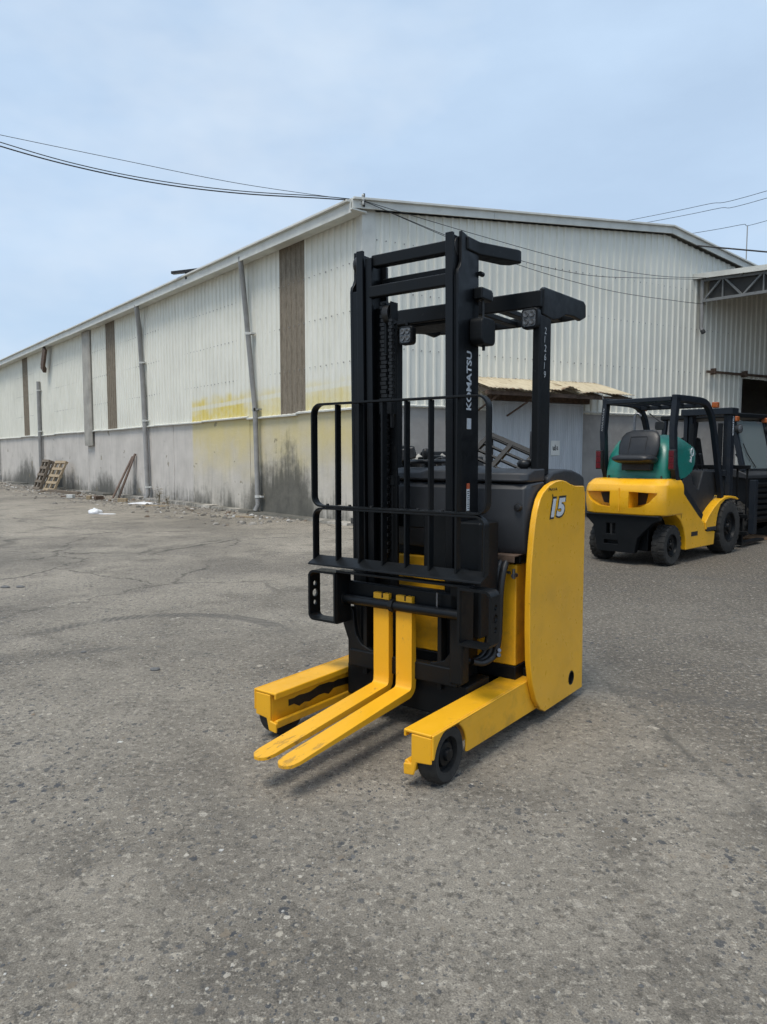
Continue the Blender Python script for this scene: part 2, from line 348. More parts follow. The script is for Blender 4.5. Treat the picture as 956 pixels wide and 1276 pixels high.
        an = t.math('ARCTAN2', sx[1], sx[0]); tread = t.rng(t.math('SINE', t.math('ADD', t.math('MULTIPLY', an, rad/0.011), t.math('MULTIPLY', t.math('SUBTRACT', d, rad), 60))), -0.5, 0.6, 0.45, 1)
        mk = t.math('MULTIPLY', t.math('MULTIPLY', ring, tread), t.math('MULTIPLY', t.rng(sx[1], y0-cy, y0-cy+0.35), t.rng(mf, 0.36, 0.50)))
        c = t.mix(t.math('MULTIPLY', mk, s_), c, (0.095, 0.089, 0.080))
    # ragged joint along the edge of the darker slab towards the workshop
    joint = t.math('MULTIPLY', t.rng(t.math('ABSOLUTE', t.math('SUBTRACT', edge, 1.88)), 0.0, 0.030, 1, 0), t.rng(mf, 0.44, 0.58))
    c = t.mix(t.math('MULTIPLY', joint, 0.8), c, (0.075, 0.070, 0.062))
    t.base(c); t.rough(0.88); t.set(Specular_IOR_Level=0.25)
    f2, _, _ = ff, 0, 0
    t.bump(t.math('ADD', t.noise(21, 5, 0.74), t.math('MULTIPLY', t.noise(3.0, 2, 0.5), 0.8)), 0.8, 0.018); return t.m
M['ground'] = ground_material()
g = MB(); N = 24
xs = [-150 + 300*i/N for i in range(N+1)]; ys = [-60 + 260*i/N for i in range(N+1)]
g.add([(x, y, 0) for y in ys for x in xs], [(j*(N+1)+i, j*(N+1)+i+1, (j+1)*(N+1)+i+1, (j+1)*(N+1)+i) for j in range(N) for i in range(N)])
tag(g.build('ground', M['ground'], smooth=None), kind='structure')

# ------------------------------------------------------------------ warehouse
W0 = Vector((-0.3755, 14.532, 0.0))
d1 = Vector((-0.63473, 0.77273, 0)); d2 = Vector((0.88130, 0.47255, 0))
RZ1 = math.atan2(d1.y, d1.x); RZ2 = math.atan2(d2.y, d2.x)
LEN = 62.0; WID = 20.0; DADO = 2.42
def wp(s, t, z): v = d2*s + d1*t; return (v.x, v.y, z)               # warehouse-local point: s along the gable, t along the long wall
def roof_z(s): return 6.37 + 0.0882*s if s < 8.5 else 7.12 - 0.176*(s-8.5)
ware = empty('warehouse', W0)
tag(ware, 'long cream corrugated metal warehouse on a stained grey concrete base wall', 'warehouse')
refL = empty('wall_frame', (0,0,0), RZ1, ware); refG = empty('gable_frame', (0,0,0), RZ2, ware)

def cladding(name, ref, c0, c1, over):
    t = NT(name); t.ref = ref; co = t.co(); x = t.sep()
    streak = t.noise(3.0, 6, 0.6, t.mapv((5.0, 1, 0.35))); fine = t.noise(9.0, 5, 0.6, t.mapv((6, 1, 0.8)))
    c = t.mix(t.rng(streak, 0.3, 0.7), c0, c1)
    c = t.mix(t.math('MULTIPLY', t.rng(fine, 0.55, 0.75), 0.22), c, tuple(q*0.72 for q in c0))
    c = t.mix(t.math('MULTIPLY', t.rng(t.noise(0.5, 5), 0.48, 0.70), 0.35), c, tuple(q*0.80 for q in c0))
    rr = t.math('MULTIPLY', t.rng(t.noise(4.0, 7, 0.66, t.mapv((7.0, 1, 0.22), loc=(3, 0, 1))), 0.60, 0.74), 0.30); c = t.mix(rr, c, (0.33, 0.27, 0.19))
    if over:       # yellow overspray from painting machines against the wall
        wob = t.math('MULTIPLY', t.math('SUBTRACT', t.noise(2.2, 4), 0.5), 0.55)
        z = t.math('ADD', x[2], wob)
        up = t.rng(z, 2.78, 3.12, 1, 0, True)
        seg1 = t.math('MULTIPLY', t.rng(x[0], 8.03, 8.09, 1, 0), t.rng(x[0], 4.6, 4.75, 0, 1))
        seg2 = t.math('MULTIPLY', t.rng(x[0], 4.6, 4.75, 1, 0), 0.62)
        seg = t.math('ADD', t.math('MULTIPLY', seg1, 0.95), seg2)
        bare = t.rng(t.math('ABSOLUTE', t.math('SUBTRACT', x[2], t.rng(x[0], 0, 8, 2.92, 2.74))), 0.035, 0.075, 0.25, 1)
        m = t.math('MULTIPLY', t.math('MULTIPLY', up, seg), t.math('MULTIPLY', bare, t.rng(t.noise(1.6, 5, 0.6), 0.30, 0.55, 0.35, 1)))
        c = t.mix(m, c, (0.68, 0.55, 0.14))
    t.base(c); t.rough(0.5); t.set(Specular_IOR_Level=0.35); return t.m
M['cladL'] = cladding('cream_cladding', refL, (0.67, 0.66, 0.575), (0.79, 0.775, 0.69), True)
M['cladG'] = cladding('cream_cladding_gable', refG, (0.70, 0.69, 0.61), (0.80, 0.785, 0.70), False)

def dado_mat(name, ref, over):
    t = NT(name); t.ref = ref; x = t.sep()
    c = t.mix(t.rng(t.noise(1.1, 6, 0.6), 0.3, 0.7), (0.47, 0.44, 0.40), (0.61, 0.57, 0.52)) if over else t.mix(t.rng(t.noise(1.1, 6, 0.6), 0.3, 0.7), (0.27, 0.255, 0.24), (0.38, 0.36, 0.335))
    run = t.noise(2.6, 6, 0.62, t.mapv((3.0, 1, 0.28)))
    c = t.mix(t.math('MULTIPLY', t.rng(run, 0.52, 0.72), 0.40), c, (0.29, 0.28, 0.265))
    c = t.mix(t.math('MULTIPLY', t.rng(t.noise(5, 5), 0.5, 0.75), 0.3), c, (0.50, 0.47, 0.42))
    if over:
        seg = t.math('MULTIPLY', t.rng(x[0], 8.0, 8.12, 1, 0), t.rng(t.noise(0.7, 4), 0.36, 0.56, 0.65, 1.0))
        zz = t.math('ADD', x[2], t.math('MULTIPLY', t.math('SUBTRACT', t.noise(1.4, 5), 0.5), 1.3))
        c = t.mix(t.math('MULTIPLY', t.rng(zz, 0.6, 2.2, 0.10, 0.85, True), seg), c, (0.60, 0.50, 0.22))
    # black mildew climbing from the ground in separate blooms
    bl = t.noise(0.42, 4, 0.55, t.mapv((1, 1, 0.3), loc=(0.9, 0, 0))); ed = t.noise(3.2, 7, 0.70); stk = t.noise(3.4, 5, 0.6, t.mapv((2.6, 1, 0.25), loc=(5, 0, 0)))
    h = t.math('ADD', t.math('MULTIPLY', t.math('SUBTRACT', bl, 0.5), 2.6), t.math('MULTIPLY', t.math('SUBTRACT', ed, 0.5), 1.3)); h = t.math('ADD', h, t.math('MULTIPLY', t.math('SUBTRACT', stk, 0.5), 1.1))
    if over:
        for s0, wd, hh in ((4.0, 1.5, 0.85), (2.6, 1.3, 0.7), (15.4, 2.6, 0.55), (22.0, 2.4, 0.75), (27.5, 3.2, 0.8)):
            q = t.rng(t.math('ABSOLUTE', t.math('SUBTRACT', x[0], s0)), 0, wd, hh, 0, True); h = t.math('ADD', h, q)
    h = t.math('ADD', h, 0.22); mold = t.rng(t.math('SUBTRACT', h, x[2]), -0.45, 0.45, 0, 0.85, True)
    c = t.mix(mold, c, t.mix(t.rng(ed, 0.35, 0.65), (0.030, 0.032, 0.028), (0.085, 0.083, 0.068)))
    # peeled plaster
    pl = t.math('MULTIPLY', t.rng(t.noise(2.1, 5, 0.6, t.mapv(loc=(7, 3, 1))), 0.665, 0.68), 0.7); c = t.mix(pl, c, (0.22, 0.19, 0.13))
    t.base(c); t.rough(0.9); t.set(Specular_IOR_Level=0.2); t.bump(t.math('ADD', t.noise(9, 6, 0.65), t.math('MULTIPLY', t.noise(50, 3), 0.3)), 0.35, 0.02); return t.m
M['dadoL'] = dado_mat('stained_render', refL, True); M['dadoG'] = dado_mat('grey_render', refG, False)

def roofsheet_mat():
    t = NT('brown_rooflight'); g = t.noise(11, 6, 0.7, t.mapv((2.5, 2.5, 0.5)))
    c = t.mix(t.rng(g, 0.3, 0.7), (0.125, 0.102, 0.073), (0.255, 0.215, 0.16)); c = t.mix(t.math('MULTIPLY', t.rng(t.noise(38, 3), 0.55, 0.7), 0.5), c, (0.29, 0.25, 0.19))
    t.base(c).rough(0.8); return t.m
M['rooflight'] = roofsheet_mat()

# base walls (segments leave the two door openings free)
for a, b in ((0.0, 4.7), (4.72, 9.4), (9.42, 17.5), (17.52, 26.0), (26.02, LEN)):
    o = MB().box(a, b, -0.22, 0.0, -0.3, DADO).build('base_wall', M['dadoL'], ware, 0.012); o.rotation_euler.z = RZ1
for a, b in ((0.0, 3.15), (5.72, 11.57), (16.0, WID)):
    o = MB().box(a + (0.25 if a == 0 else 0), b, 0.0, 0.22, -0.3, 2.47).build('base_wall', M['dadoG'], ware, 0.01); o.rotation_euler.z = RZ2
# far walls that close the hall
o = MB().box(0, LEN, 0, 0.15, 0, roof_z(WID)).build('far_wall', M['dadoG'], ware); place(o, wp(WID, 0, 0), RZ1)
o = MB().box(0, WID, -0.15, 0, 0, 5.0).build('end_wall', M['dadoG'], ware); place(o, wp(0, LEN, 0), RZ2)

def sheet(width, z0, ztop, sgn, pitch=0.21, rib=0.030):
    """one corrugated sheet: x along the wall, ribs stand out along sgn*y, ztop(x) cuts the top"""
    xs = []; n = max(1, round(width/pitch)); p = width/n
    for i in range(n):
        a = i*p; xs += [(a, 0), (a+p*0.60, 0), (a+p*0.70, rib), (a+p*0.90, rib)]
    xs.append((width, 0)); rows = []
    for lo in (True, False): rows.append([(x, sgn*(y + 0.006), z0 if lo else ztop(x)) for x, y in xs])
    b = MB(); b.loft(rows, False, False); return b
# long wall: sheets 1.05 m wide, brown rooflight sheets where the photo has them
brk = []; s = 0.0; lights = [(2.12, 3.18), (14.15, 15.1), (26.2, 27.25), (38.5, 39.5)]
pts = [0.0]; cur = 0.0
for a, b in lights + [(LEN, LEN)]:
    n = max(1, round((a-cur)/1.05)); pts += [cur + (a-cur)*(i+1)/n for i in range(n)]
    if b > a: pts.append(b)
    cur = b
cache = {}
for a, b in zip(pts[:-1], pts[1:]):
    lit = any(abs(a-q[0]) < 1e-6 for q in lights); w = round(b-a, 4)
    key = (w, lit)
    if key not in cache:
        me = sheet(w, DADO-0.05, lambda x: 6.22, 1, 0.21, 0.030 if not lit else 0.026).mesh('cladding_sheet', None)
        me.materials.append(M['rooflight'] if lit else M['cladL']); cache[key] = me
    dz = random.uniform(-0.012, 0.012); v = Matrix.Rotation(RZ1, 3, 'Z') @ Vector((a, random.uniform(0.0, 0.012), dz))
    shared('rooflight_sheet' if lit else 'cladding_sheet', cache[key], ware, v, (0, 0, RZ1))
# gable: sheets cut to the roof slope; above the openings they start higher
x = 0.0; gs = []
while x < WID-0.01:
    b = min(WID, x+1.05)
    for cut in (3.10, 5.72, 11.57, 16.0):
        if x < cut-0.01 < b-0.02: b = cut
    gs.append((x, b)); x = b
for a, b in gs:
    z0 = 2.42 if not (11.5 < a < 15.9) else 3.54
    if 3.05 < a < 5.7: z0 = 2.62
    o = sheet(b-a, z0 + random.uniform(-0.01, 0.01), lambda x: roof_z(a+x)-0.16, -1).build('cladding_sheet', M['cladG'], ware, smooth=None)
    v = Matrix.Rotation(RZ2, 3, 'Z') @ Vector((a, -random.uniform(0.0, 0.01), 0)); place(o, v, RZ2)
# screw heads: countless, one piece
for nm, rz, sg, rows, mx in (('screw_heads', RZ1, 1, (3.35, 4.35, 5.3), 34.0), ('screw_heads', RZ2, -1, (3.6, 4.72, 5.7), 11.4)):
    b = MB(); q = 0.105
    while q < mx:
        for z in rows:
            if not (sg < 0 and z > roof_z(q)-0.5): 
                y = sg*0.014; b.box(q-0.05-0.009, q-0.05+0.009, min(y, y+sg*0.016), max(y, y+sg*0.016), z-0.009 + random.uniform(-.01,.01), z+0.009)
        q += 0.21
    o = b.build(nm, M['pipe'], ware, smooth=None); o.rotation_euler.z = rz; o['kind'] = 'stuff'
# drip flashing between sheets and base wall, in lengths that no longer line up
q = 0.0
while q < LEN:
    ln = random.uniform(2.2, 3.4); e = min(LEN, q+ln); o = MB().prism([(0.0, 0.02), (0.09, -0.015), (0.085, -0.045), (0.0, -0.04)], 'x', 0.0, e-q-0.004).build('drip_flashing', M['trim'], ware, smooth=None)
    v = Matrix.Rotation(RZ1, 3, 'Z') @ Vector((q, 0.004, DADO-0.03+random.uniform(-0.02, 0.02))); o.location = v; o.rotation_euler = (0, random.uniform(-0.006, 0.006), RZ1); q = e
q = 0.0
for a, b in ((0.0, 3.0), (5.74, 8.6), (8.62, 11.55)):
    o = MB().prism([(0.0, 0.02), (-0.08, -0.01), (-0.075, -0.035), (0.0, -0.03)], 'x', a, b).build('drip_flashing', M['trim'], ware, smooth=None); place(o, (0, 0, 2.47), RZ2)
# corner flashing
MB().add([], []); o = MB().prism([(-0.02, 0.05), (0.20, 0.05), (0.20, 0.015), (0.02, 0.015)], 'z', DADO, 6.2).build('corner_trim', M['trim'], ware, smooth=None); o.rotation_euler.z = RZ1
o = MB().prism([(-0.075, -0.05), (0.22, -0.05), (0.22, 0.05), (-0.075, 0.05)], 'z', DADO, 6.25).build('corner_trim', M['trim'], ware, smooth=None); o.rotation_euler.z = RZ2
# roof sheets and verge / eave trims
EV = 0.38; EVG = 0.15
def roof_slab(name, s0, s1, mat, n=12):
    b = MB(); rings = []
    for i in range(n+1):
        s_ = s0 + (s1-s0)*i/n; z = roof_z(max(s_, 0)) if s_ >= 0 else 6.37 + 0.0882*s_
        rings.append([wp(s_, -EVG, z-0.04), wp(s_, LEN+0.3, z-0.04), wp(s_, LEN+0.3, z+0.03), wp(s_, -EVG, z+0.03)])
    b.loft(rings); return b.build(name, mat, ware, smooth=None)
roof_slab('roof', -EV, 8.5, M['trim']); roof_slab('roof', 8.5, WID+0.3, M['trim'])
def strip(name, p0, p1, h, th, dirn):
    p0 = Vector(p0); p1 = Vector(p1); o_ = Vector(dirn).normalized()*th; up = Vector((0, 0, h))
    b = MB(); b.add([p0, p1, p1+up, p0+up, p0+o_, p1+o_, p1+up+o_, p0+up+o_], [(0,1,2,3),(7,6,5,4),(0,4,5,1),(1,5,6,2),(2,6,7,3),(3,7,4,0)]); return b.build(name, M['trim'], ware, 0.006)
out1 = -d2; out2 = -d1
q = -EV
for a, b in ((-EVG, 6.1), (6.1, 12.2), (12.2, 18.3), (18.3, 24.4), (24.4, 31), (31, 45), (45, LEN)):
    j = random.uniform(-0.02, 0.02)
    strip('eave_fascia', wp(-EV-0.001, a, 6.10+j), wp(-EV-0.001, b-0.01, 6.10+j), 0.24, 0.03, out1)
    o = strip('gutter_lip', wp(-EV-0.035, a, 6.30+j), wp(-EV-0.035, b-0.01, 6.30+j), 0.045, 0.07, out1)
for a, b in ((-EV, 3.0), (3.0, 8.5), (8.5, 12.5), (12.5, WID+0.3)):
    za = roof_z(a) if a > 0 else 6.37+0.0882*a
    strip('verge_fascia', wp(a, -EVG-0.001, za-0.16), wp(b-0.006, -EVG-0.001, roof_z(b)-0.16), 0.18, 0.03, out2)
    strip('verge_cap', wp(a, -EVG-0.035, za-0.005), wp(b-0.006, -EVG-0.035, roof_z(b)-0.005), 0.045, 0.05, out2)
# soffit under the eave
o = MB().box(-EVG+0.02, LEN, 0.04, EV+0.02, 6.14, 6.17).build('soffit', M['trim'], ware, smooth=None); o.rotation_euler.z = RZ1
# drain pipes down the long wall
def wallpt(s_, o_, z): v = Matrix.Rotation(RZ1, 3, 'Z') @ Vector((s_, o_, z)); return v
for pts_, r in (([(4.40, 0.36, 6.20), (4.42, 0.34, 6.02), (4.58, 0.20, 5.6), (4.20, 0.13, 2.55), (4.13, 0.12, 0.22), (4.14, 0.2, 0.06)], 0.062),
                ([(11.25, 0.34, 6.15), (11.25, 0.32, 5.95), (11.58, 0.14, 5.5), (11.42, 0.12, 3.5), (11.24, 0.12, 0.2), (11.24, 0.2, 0.05)], 0.075),
                ([(23.98, 0.13, 4.80), (24.08, 0.12, 0.1)], 0.085), ([(33.0, 0.3, 6.1), (33.0, 0.12, 5.6), (32.9, 0.12, 0.1)], 0.075)):
    b = MB().tube([wallpt(*p) for p in pts_], r, 12); pp = b.build('drain_pipe', M['pipe'], ware, smooth=60)
    for zc in (4.4, 2.55, 0.42):
        for (a0, a1) in zip(pts_[:-1], pts_[1:]):
            if a1[2] <= zc <= a0[2]:
                f = (zc-a0[2])/(a1[2]-a0[2]); sc = a0[0]+(a1[0]-a0[0])*f; yc = a0[1]+(a1[1]-a0[1])*f
                c = MB(); A = wallpt(sc, yc, zc-0.03); B = wallpt(sc, yc, zc+0.03); c.cyl(A, B, r+0.014, n=12)
                W = Matrix.Rotation(RZ1, 4, 'Z'); c.box(sc-r-0.10, sc+r*0.2, 0.04, yc, zc-0.02, zc+0.02, W); c.build('pipe_bracket', M['pvc'], pp, smooth=40)
# hanging grey flashing strip and a torn rusty eave bracket
o = MB().prism([(16.72, 0.06), (17.55, 0.06), (17.55, 0.10), (17.47, 0.15), (16.80, 0.15), (16.72, 0.10)], 'z', 1.82, 6.12).build('hanging_flashing', M['flash'], ware, smooth=None); o.rotation_euler.z = RZ1
b = MB(); W = Matrix.Rotation(RZ1, 4, 'Z') @ Matrix.Translation((22.2, 0.30, 5.75)) @ Matrix.Rotation(R(-32), 4, 'Y'); b.box(-0.2, 0.2, -0.05, 0.05, -0.55, 0.35, W); b.box(-0.2, 0.25, -0.12, 0.02, -0.7, -0.5, W)
b.build('rusty_bracket', M['rusty_steel'], ware, 0.01)
# short stub of flashing standing up from the eave
b = MB(); W = Matrix.Translation(wp(-EV, 7.3, 6.42)) @ Matrix.Rotation(RZ1+0.5, 4, 'Z'); b.box(-0.7, 0.5, -0.06, 0.06, -0.02, 0.05, W); b.box(-0.05, 0.05, -0.04, 0.04, -0.2, 0.0, W); b.build('roof_flashing', M['dark_steel'], ware)
# track of the big sliding door
b = MB().box(10.05, 17.5, -0.16, -0.10, 3.61, 3.67)
for k in range(6): b.box(10.3+k*1.3, 10.36+k*1.3, -0.17, -0.02, 3.58, 3.74)
o = b.build('door_track', M['rusty_steel'], ware, smooth=None); o.rotation_euler.z = RZ2
# inner frame of the big opening
for a, b_ in ((11.50, 11.60), (16.0, 16.1)): o = MB().box(a, b_, -0.06, 0.25, 0.0, 3.56).build('door_jamb', M['trim'], ware, 0.01); o.rotation_euler.z = RZ2
# interior floor-standing racks keep the hall from being empty
lampg = empty('ceiling_lamp', W0 + Vector(wp(12.6, 4.0, 4.1)), RZ2)
tag(lampg, 'lit tube lamp hanging inside the dark warehouse doorway', 'lamp')
MB().box(-0.7, 0.7, -0.05, 0.05, 0.02, 0.07).build('housing', M['trim'], lampg, 0.004)
t = NT('lit_tube'); t.base((0.9, 0.9, 0.8)).set(Emission_Strength=3.0); t.b.inputs['Emission Color'].default_value = (1, 0.95, 0.7, 1)
MB().cyl((-0.68, 0, 0), (0.68, 0, 0), 0.016, n=10).build('tube', t.m, lampg)
b = MB(); b.cyl((-0.5, 0, 0.07), (-0.5, 0, 2.2), 0.006, n=6).cyl((0.5, 0, 0.07), (0.5, 0, 2.2), 0.006, n=6); b.build('suspension_wire', M['cable'], lampg)

# sliding doors of the side entrance, each sheet with fine ribs
def ribbed_door(a, b_, z1, yo, label):
    b = MB(); n = int((b_-a)/0.055); prof = []
    for i in range(n): x0 = a+(b_-a)*i/n; w = (b_-a)/n; prof += [(x0, 0), (x0+w*0.55, 0), (x0+w*0.65, -0.008), (x0+w*0.9, -0.008)]
    prof.append((b_, 0)); b.loft([[(x, yo+y, 0.04) for x, y in prof], [(x, yo+y, z1) for x, y in prof]], False, False)
    o = b.build('door', M['door'], ware, smooth=None); o.rotation_euler.z = RZ2; o['label'] = label
    for q in ((a-0.03, a, 0.03, z1), (b_, b_+0.03, 0.03, z1), (a-0.03, b_+0.03, z1+0.002, z1+0.05)): MB().box(q[0], q[1], yo-0.02, yo+0.03, q[2], q[3]).build('door_stile', M['door'], o, 0.003)
    return o
t = NT('white_door_sheet'); t.ref = refG; t.base(t.mix(t.rng(t.noise(2.5, 6, 0.6, t.mapv((4, 1, 0.4))), 0.3, 0.72), (0.47, 0.50, 0.53), (0.62, 0.645, 0.67))).rough(0.45); M['door'] = t.m
dl = ribbed_door(3.12, 4.16, 2.58, -0.10, 'white ribbed sliding door left of the dark gap'); dr = ribbed_door(4.55, 5.70, 2.58, -0.10, 'white ribbed sliding door with a small notice')
h = MB().tube([(4.07, -0.13, 1.52), (4.07, -0.19, 1.50), (4.07, -0.19, 1.12), (4.07, -0.13, 1.10)], 0.013, 8); h.build('handle', M['steel'], dl)
nb = MB().box(4.76, 5.02, -0.128, -0.112, 1.43, 1.77).build('notice', M['paper'], dr)
b = MB()
for st in ([(4.925, 1.56), (4.93, 1.50), (4.945, 1.485)], [(4.955, 1.55), (4.955, 1.49)], [(4.985, 1.59), (4.985, 1.50)], [(4.96, 1.545), (5.02, 1.55)], [(4.97, 1.51), (4.985, 1.485), (5.01, 1.495), (5.015, 1.53)], [(5.045, 1.56), (5.05, 1.49), (5.065, 1.50)]):
    b.tube([(p[0]*1.1-0.605, -0.130, (p[1]-1.53)*1.25+1.60) for p in st], 0.008, 6)
b.build('lettering', M['ink'], nb)
b = MB().box(3.0, 5.9, -0.16, -0.03, 2.64, 2.76); o = b.build('door_track', M['rusty_steel'], ware, 0.006); o.rotation_euler.z = RZ2

# ------------------------------------------------------------------ awning over the side entrance
aw = empty('awning', W0 + d2*2.2, RZ2); tag(aw, 'rust-edged cream corrugated awning over the white sliding doors', 'awning')
t = NT('rusted_cream_sheet'); r_ = t.noise(3.2, 7, 0.66, t.mapv((1.5, 0.8, 1))); x_ = t.sep()
c = t.mix(t.rng(t.noise(6, 5, 0.6, t.mapv((3, 0.6, 1))), 0.3, 0.7), (0.42, 0.345, 0.22), (0.60, 0.52, 0.37))
edge = t.math('ADD', t.rng(x_[1], -1.20, -1.05, 0.12, 0), t.rng(x_[1], -0.12, 0.0, 0, 0.14))
c = t.mix(t.rng(t.math('ADD', r_, edge), 0.58, 0.68, 0, 0.85), c, t.mix(t.rng(t.noise(14, 4), 0.3, 0.7), (0.10, 0.045, 0.022), (0.24, 0.12, 0.06)))
t.base(c).rough(0.75); M['rust_sheet'] = t.m
for k in range(5):
    w = 0.87; n = 9; rows = []
    for j in range(7):
        f = j/6; y = -1.22*f; z = 3.14 - 0.36*f; row = []
        for i in range(n*4+1):
            xx = i/(n*4)*w; zz = z + 0.010*math.sin(i/4*2*math.pi) + 0.02*math.sin(k*2.1+f*3)*f
            if k == 2 and f > 0.6: zz += 0.10*max(0, 1-abs(xx-0.55)/0.28)*(f-0.6)/0.4                     # bent-up corner
            if k == 3 and f > 0.6: zz -= 0.05*max(0, 1-xx/0.3)*(f-0.6)/0.4
            row.append((k*0.79+xx, y, zz + k*0.006))
        rows.append(row)
    o = MB().loft(rows, False, False).build('roof_sheet', M['rust_sheet'], aw, smooth=60); sm = o.modifiers.new('thick', 'SOLIDIFY'); sm.thickness = 0.004
MB().box(-0.02, 4.05, -1.12, -1.06, 2.66, 2.74).build('front_beam', M['rusty_steel'], aw, 0.004)
MB().box(-0.02, 4.05, -0.08, -0.02, 3.0, 3.08).build('back_beam', M['rusty_steel'], aw, 0.004)
for k in range(6): MB().add([(0.1+k*0.76, -0.03, 2.98), (0.15+k*0.76, -0.03, 2.98), (0.15+k*0.76, -0.03, 3.06), (0.1+k*0.76, -0.03, 3.06), (0.1+k*0.76, -1.12, 2.66), (0.15+k*0.76, -1.12, 2.66), (0.15+k*0.76, -1.12, 2.74), (0.1+k*0.76, -1.12, 2.74)], [(0,1,2,3),(7,6,5,4),(0,4,5,1),(1,5,6,2),(2,6,7,3),(3,7,4,0)]).build('rafter', M['wood_old'], aw)
for xx in (0.35, 1.3): MB().cyl((xx, -0.08, 2.3), (xx, -1.08, 2.68), 0.022, n=8).build('strut', M['rusty_steel'], aw)
b = MB().tube([(3.05, -1.2, 2.76), (3.07, -1.22, 2.62), (3.10, -1.2, 2.5), (3.08, -1.2, 2.42)], 0.012, 6).tube([(3.1, -1.2, 2.6), (3.16, -1.19, 2.48)], 0.008, 6); b.build('frayed_wire', M['pipe'], aw)

# ------------------------------------------------------------------ canopy by the workshop door
cp = empty('canopy', W0 + d2*9.58, RZ2); tag(cp, 'open canopy with white roof edge and steel truss beside the workshop door', 'canopy')
oc = -d1; ocl = Matrix.Rotation(-RZ2, 3, 'Z') @ oc                         # outward direction in canopy-local axes
def cl(s_, t_, z): v = Vector((s_, 0, 0)) + ocl*t_; return (v.x, v.y, z)
CW, CT = 20.0, 20.0  # canopy carried on out of view to deepen the shade beneath it
def cz(t_): return 6.05 - 0.062*t_
for k in range(20):
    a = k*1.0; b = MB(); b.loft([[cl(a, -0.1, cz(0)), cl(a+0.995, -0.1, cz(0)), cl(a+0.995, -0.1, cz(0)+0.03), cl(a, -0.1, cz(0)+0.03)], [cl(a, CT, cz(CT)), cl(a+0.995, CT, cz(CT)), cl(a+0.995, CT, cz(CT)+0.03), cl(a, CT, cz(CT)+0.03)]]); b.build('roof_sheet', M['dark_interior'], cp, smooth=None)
b = MB(); b.loft([[cl(-0.05, -0.05, cz(0)-0.06), cl(-0.01, -0.05, cz(0)-0.06), cl(-0.01, -0.05, cz(0)+0.07), cl(-0.05, -0.05, cz(0)+0.07)], [cl(-0.05, CT, cz(CT)-0.06), cl(-0.01, CT, cz(CT)-0.06), cl(-0.01, CT, cz(CT)+0.07), cl(-0.05, CT, cz(CT)+0.07)]]); b.build('edge_trim', M['trim'], cp)
for s_ in (0.10, 5.0, 10.0, 19.8):
    b = MB(); zl = lambda t_: 5.42 - 0.02*t_
    def seg(p, q, r=0.035): b.bar([cl(s_, p[0], p[1]), cl(s_, q[0], q[1])], r*2, r*2, (1, 0, 0))
    seg((0.15, cz(0)-0.1), (CT, cz(CT)-0.1)); seg((0.15, zl(0)), (CT, zl(CT)))
    for k in range(19): seg((0.2+k, zl(k)), (0.7+k, cz(k)-0.1), 0.022); seg((0.7+k, cz(k)-0.1), (1.2+k, zl(k+1)), 0.022); seg((0.7+k, cz(k)-0.1), (0.7+k, zl(k)), 0.016)
    b.build('truss', M['truss'], cp, smooth=None)
    MB().cyl(cl(s_, CT-0.1, 0), cl(s_, CT-0.1, 5.6), 0.07, n=12).build('post', M['truss'], cp)
for t_ in (1.2, 2.6, 4.0, 5.4, 7, 8.6, 10.2, 12, 14, 16, 18): b = MB(); b.bar([cl(0, t_, cz(t_)-0.05), cl(CW, t_, cz(t_)-0.05)], 0.05, 0.08, (0, 1, 0)); b.build('purlin', M['truss'], cp, smooth=None)
MB().loft([[cl(0.17, 0.3, 5.44), cl(0.17, CT, 5.06), cl(0.17, CT, cz(CT)-0.03), cl(0.17, 0.3, cz(0)-0.05)], [cl(0.20, 0.3, 5.44), cl(0.20, CT, 5.06), cl(0.20, CT, cz(CT)-0.03), cl(0.20, 0.3, cz(0)-0.05)]]).build('shade_sheet', M['dark_interior'], cp)  # dark sheet added behind the truss to darken it and shade the wall
MB().loft([[cl(CW-0.2, 0.1, 0), cl(CW-0.2, CT, 0), cl(CW-0.2, CT, 5.0), cl(CW-0.2, 0.1, 5.9)], [cl(CW-0.05, 0.1, 0), cl(CW-0.05, CT, 0), cl(CW-0.05, CT, 5.0), cl(CW-0.05, 0.1, 5.9)]]).build('light_block_side', M['dark_interior'], cp)  # unseen wall added to keep light from entering under the canopy's right side
MB().loft([[cl(5.0, CT-0.3, 0), cl(CW-0.25, CT-0.3, 0), cl(CW-0.25, CT-0.3, 4.7), cl(5.0, CT-0.3, 4.7)], [cl(5.0, CT-0.15, 0), cl(CW-0.25, CT-0.15, 0), cl(CW-0.25, CT-0.15, 4.7), cl(5.0, CT-0.15, 4.7)]]).build('light_block_front', M['dark_interior'], cp)  # unseen wall added at the outer end, blocking light from the front
b = MB().tube([cl(0.1, 0.16, 5.95), cl(0.1, 0.16, 4.75), cl(0.1, 0.2, 4.66)], 0.05, 10); b.build('drain_pipe', M['pipe'], cp, smooth=60)
b = MB().tube([cl(0.1, 0.2, 4.67), cl(0.1, 0.24, 4.60)], 0.056, 10); b.build('pipe_end', M['cable'], cp)

# ------------------------------------------------------------------ reach truck (local x = towards its rear, y = across to its far side, z up)
TO = (0.26957, 2.95162, 0.0); TRZ = R(90-36.0)
rt = empty('reach_truck', TO, TRZ); tag(rt, 'yellow and black reach truck with tall mast and two yellow forks in the yard', 'forklift')
WT = 1.05                                                     # overall width
def mir(y, far): return WT - y if far else y
def ybox(b, x0, x1, y0, y1, z0, z1, far): a, c = sorted((mir(y0, far), mir(y1, far))); b.box(x0, x1, a, c, z0, z1)
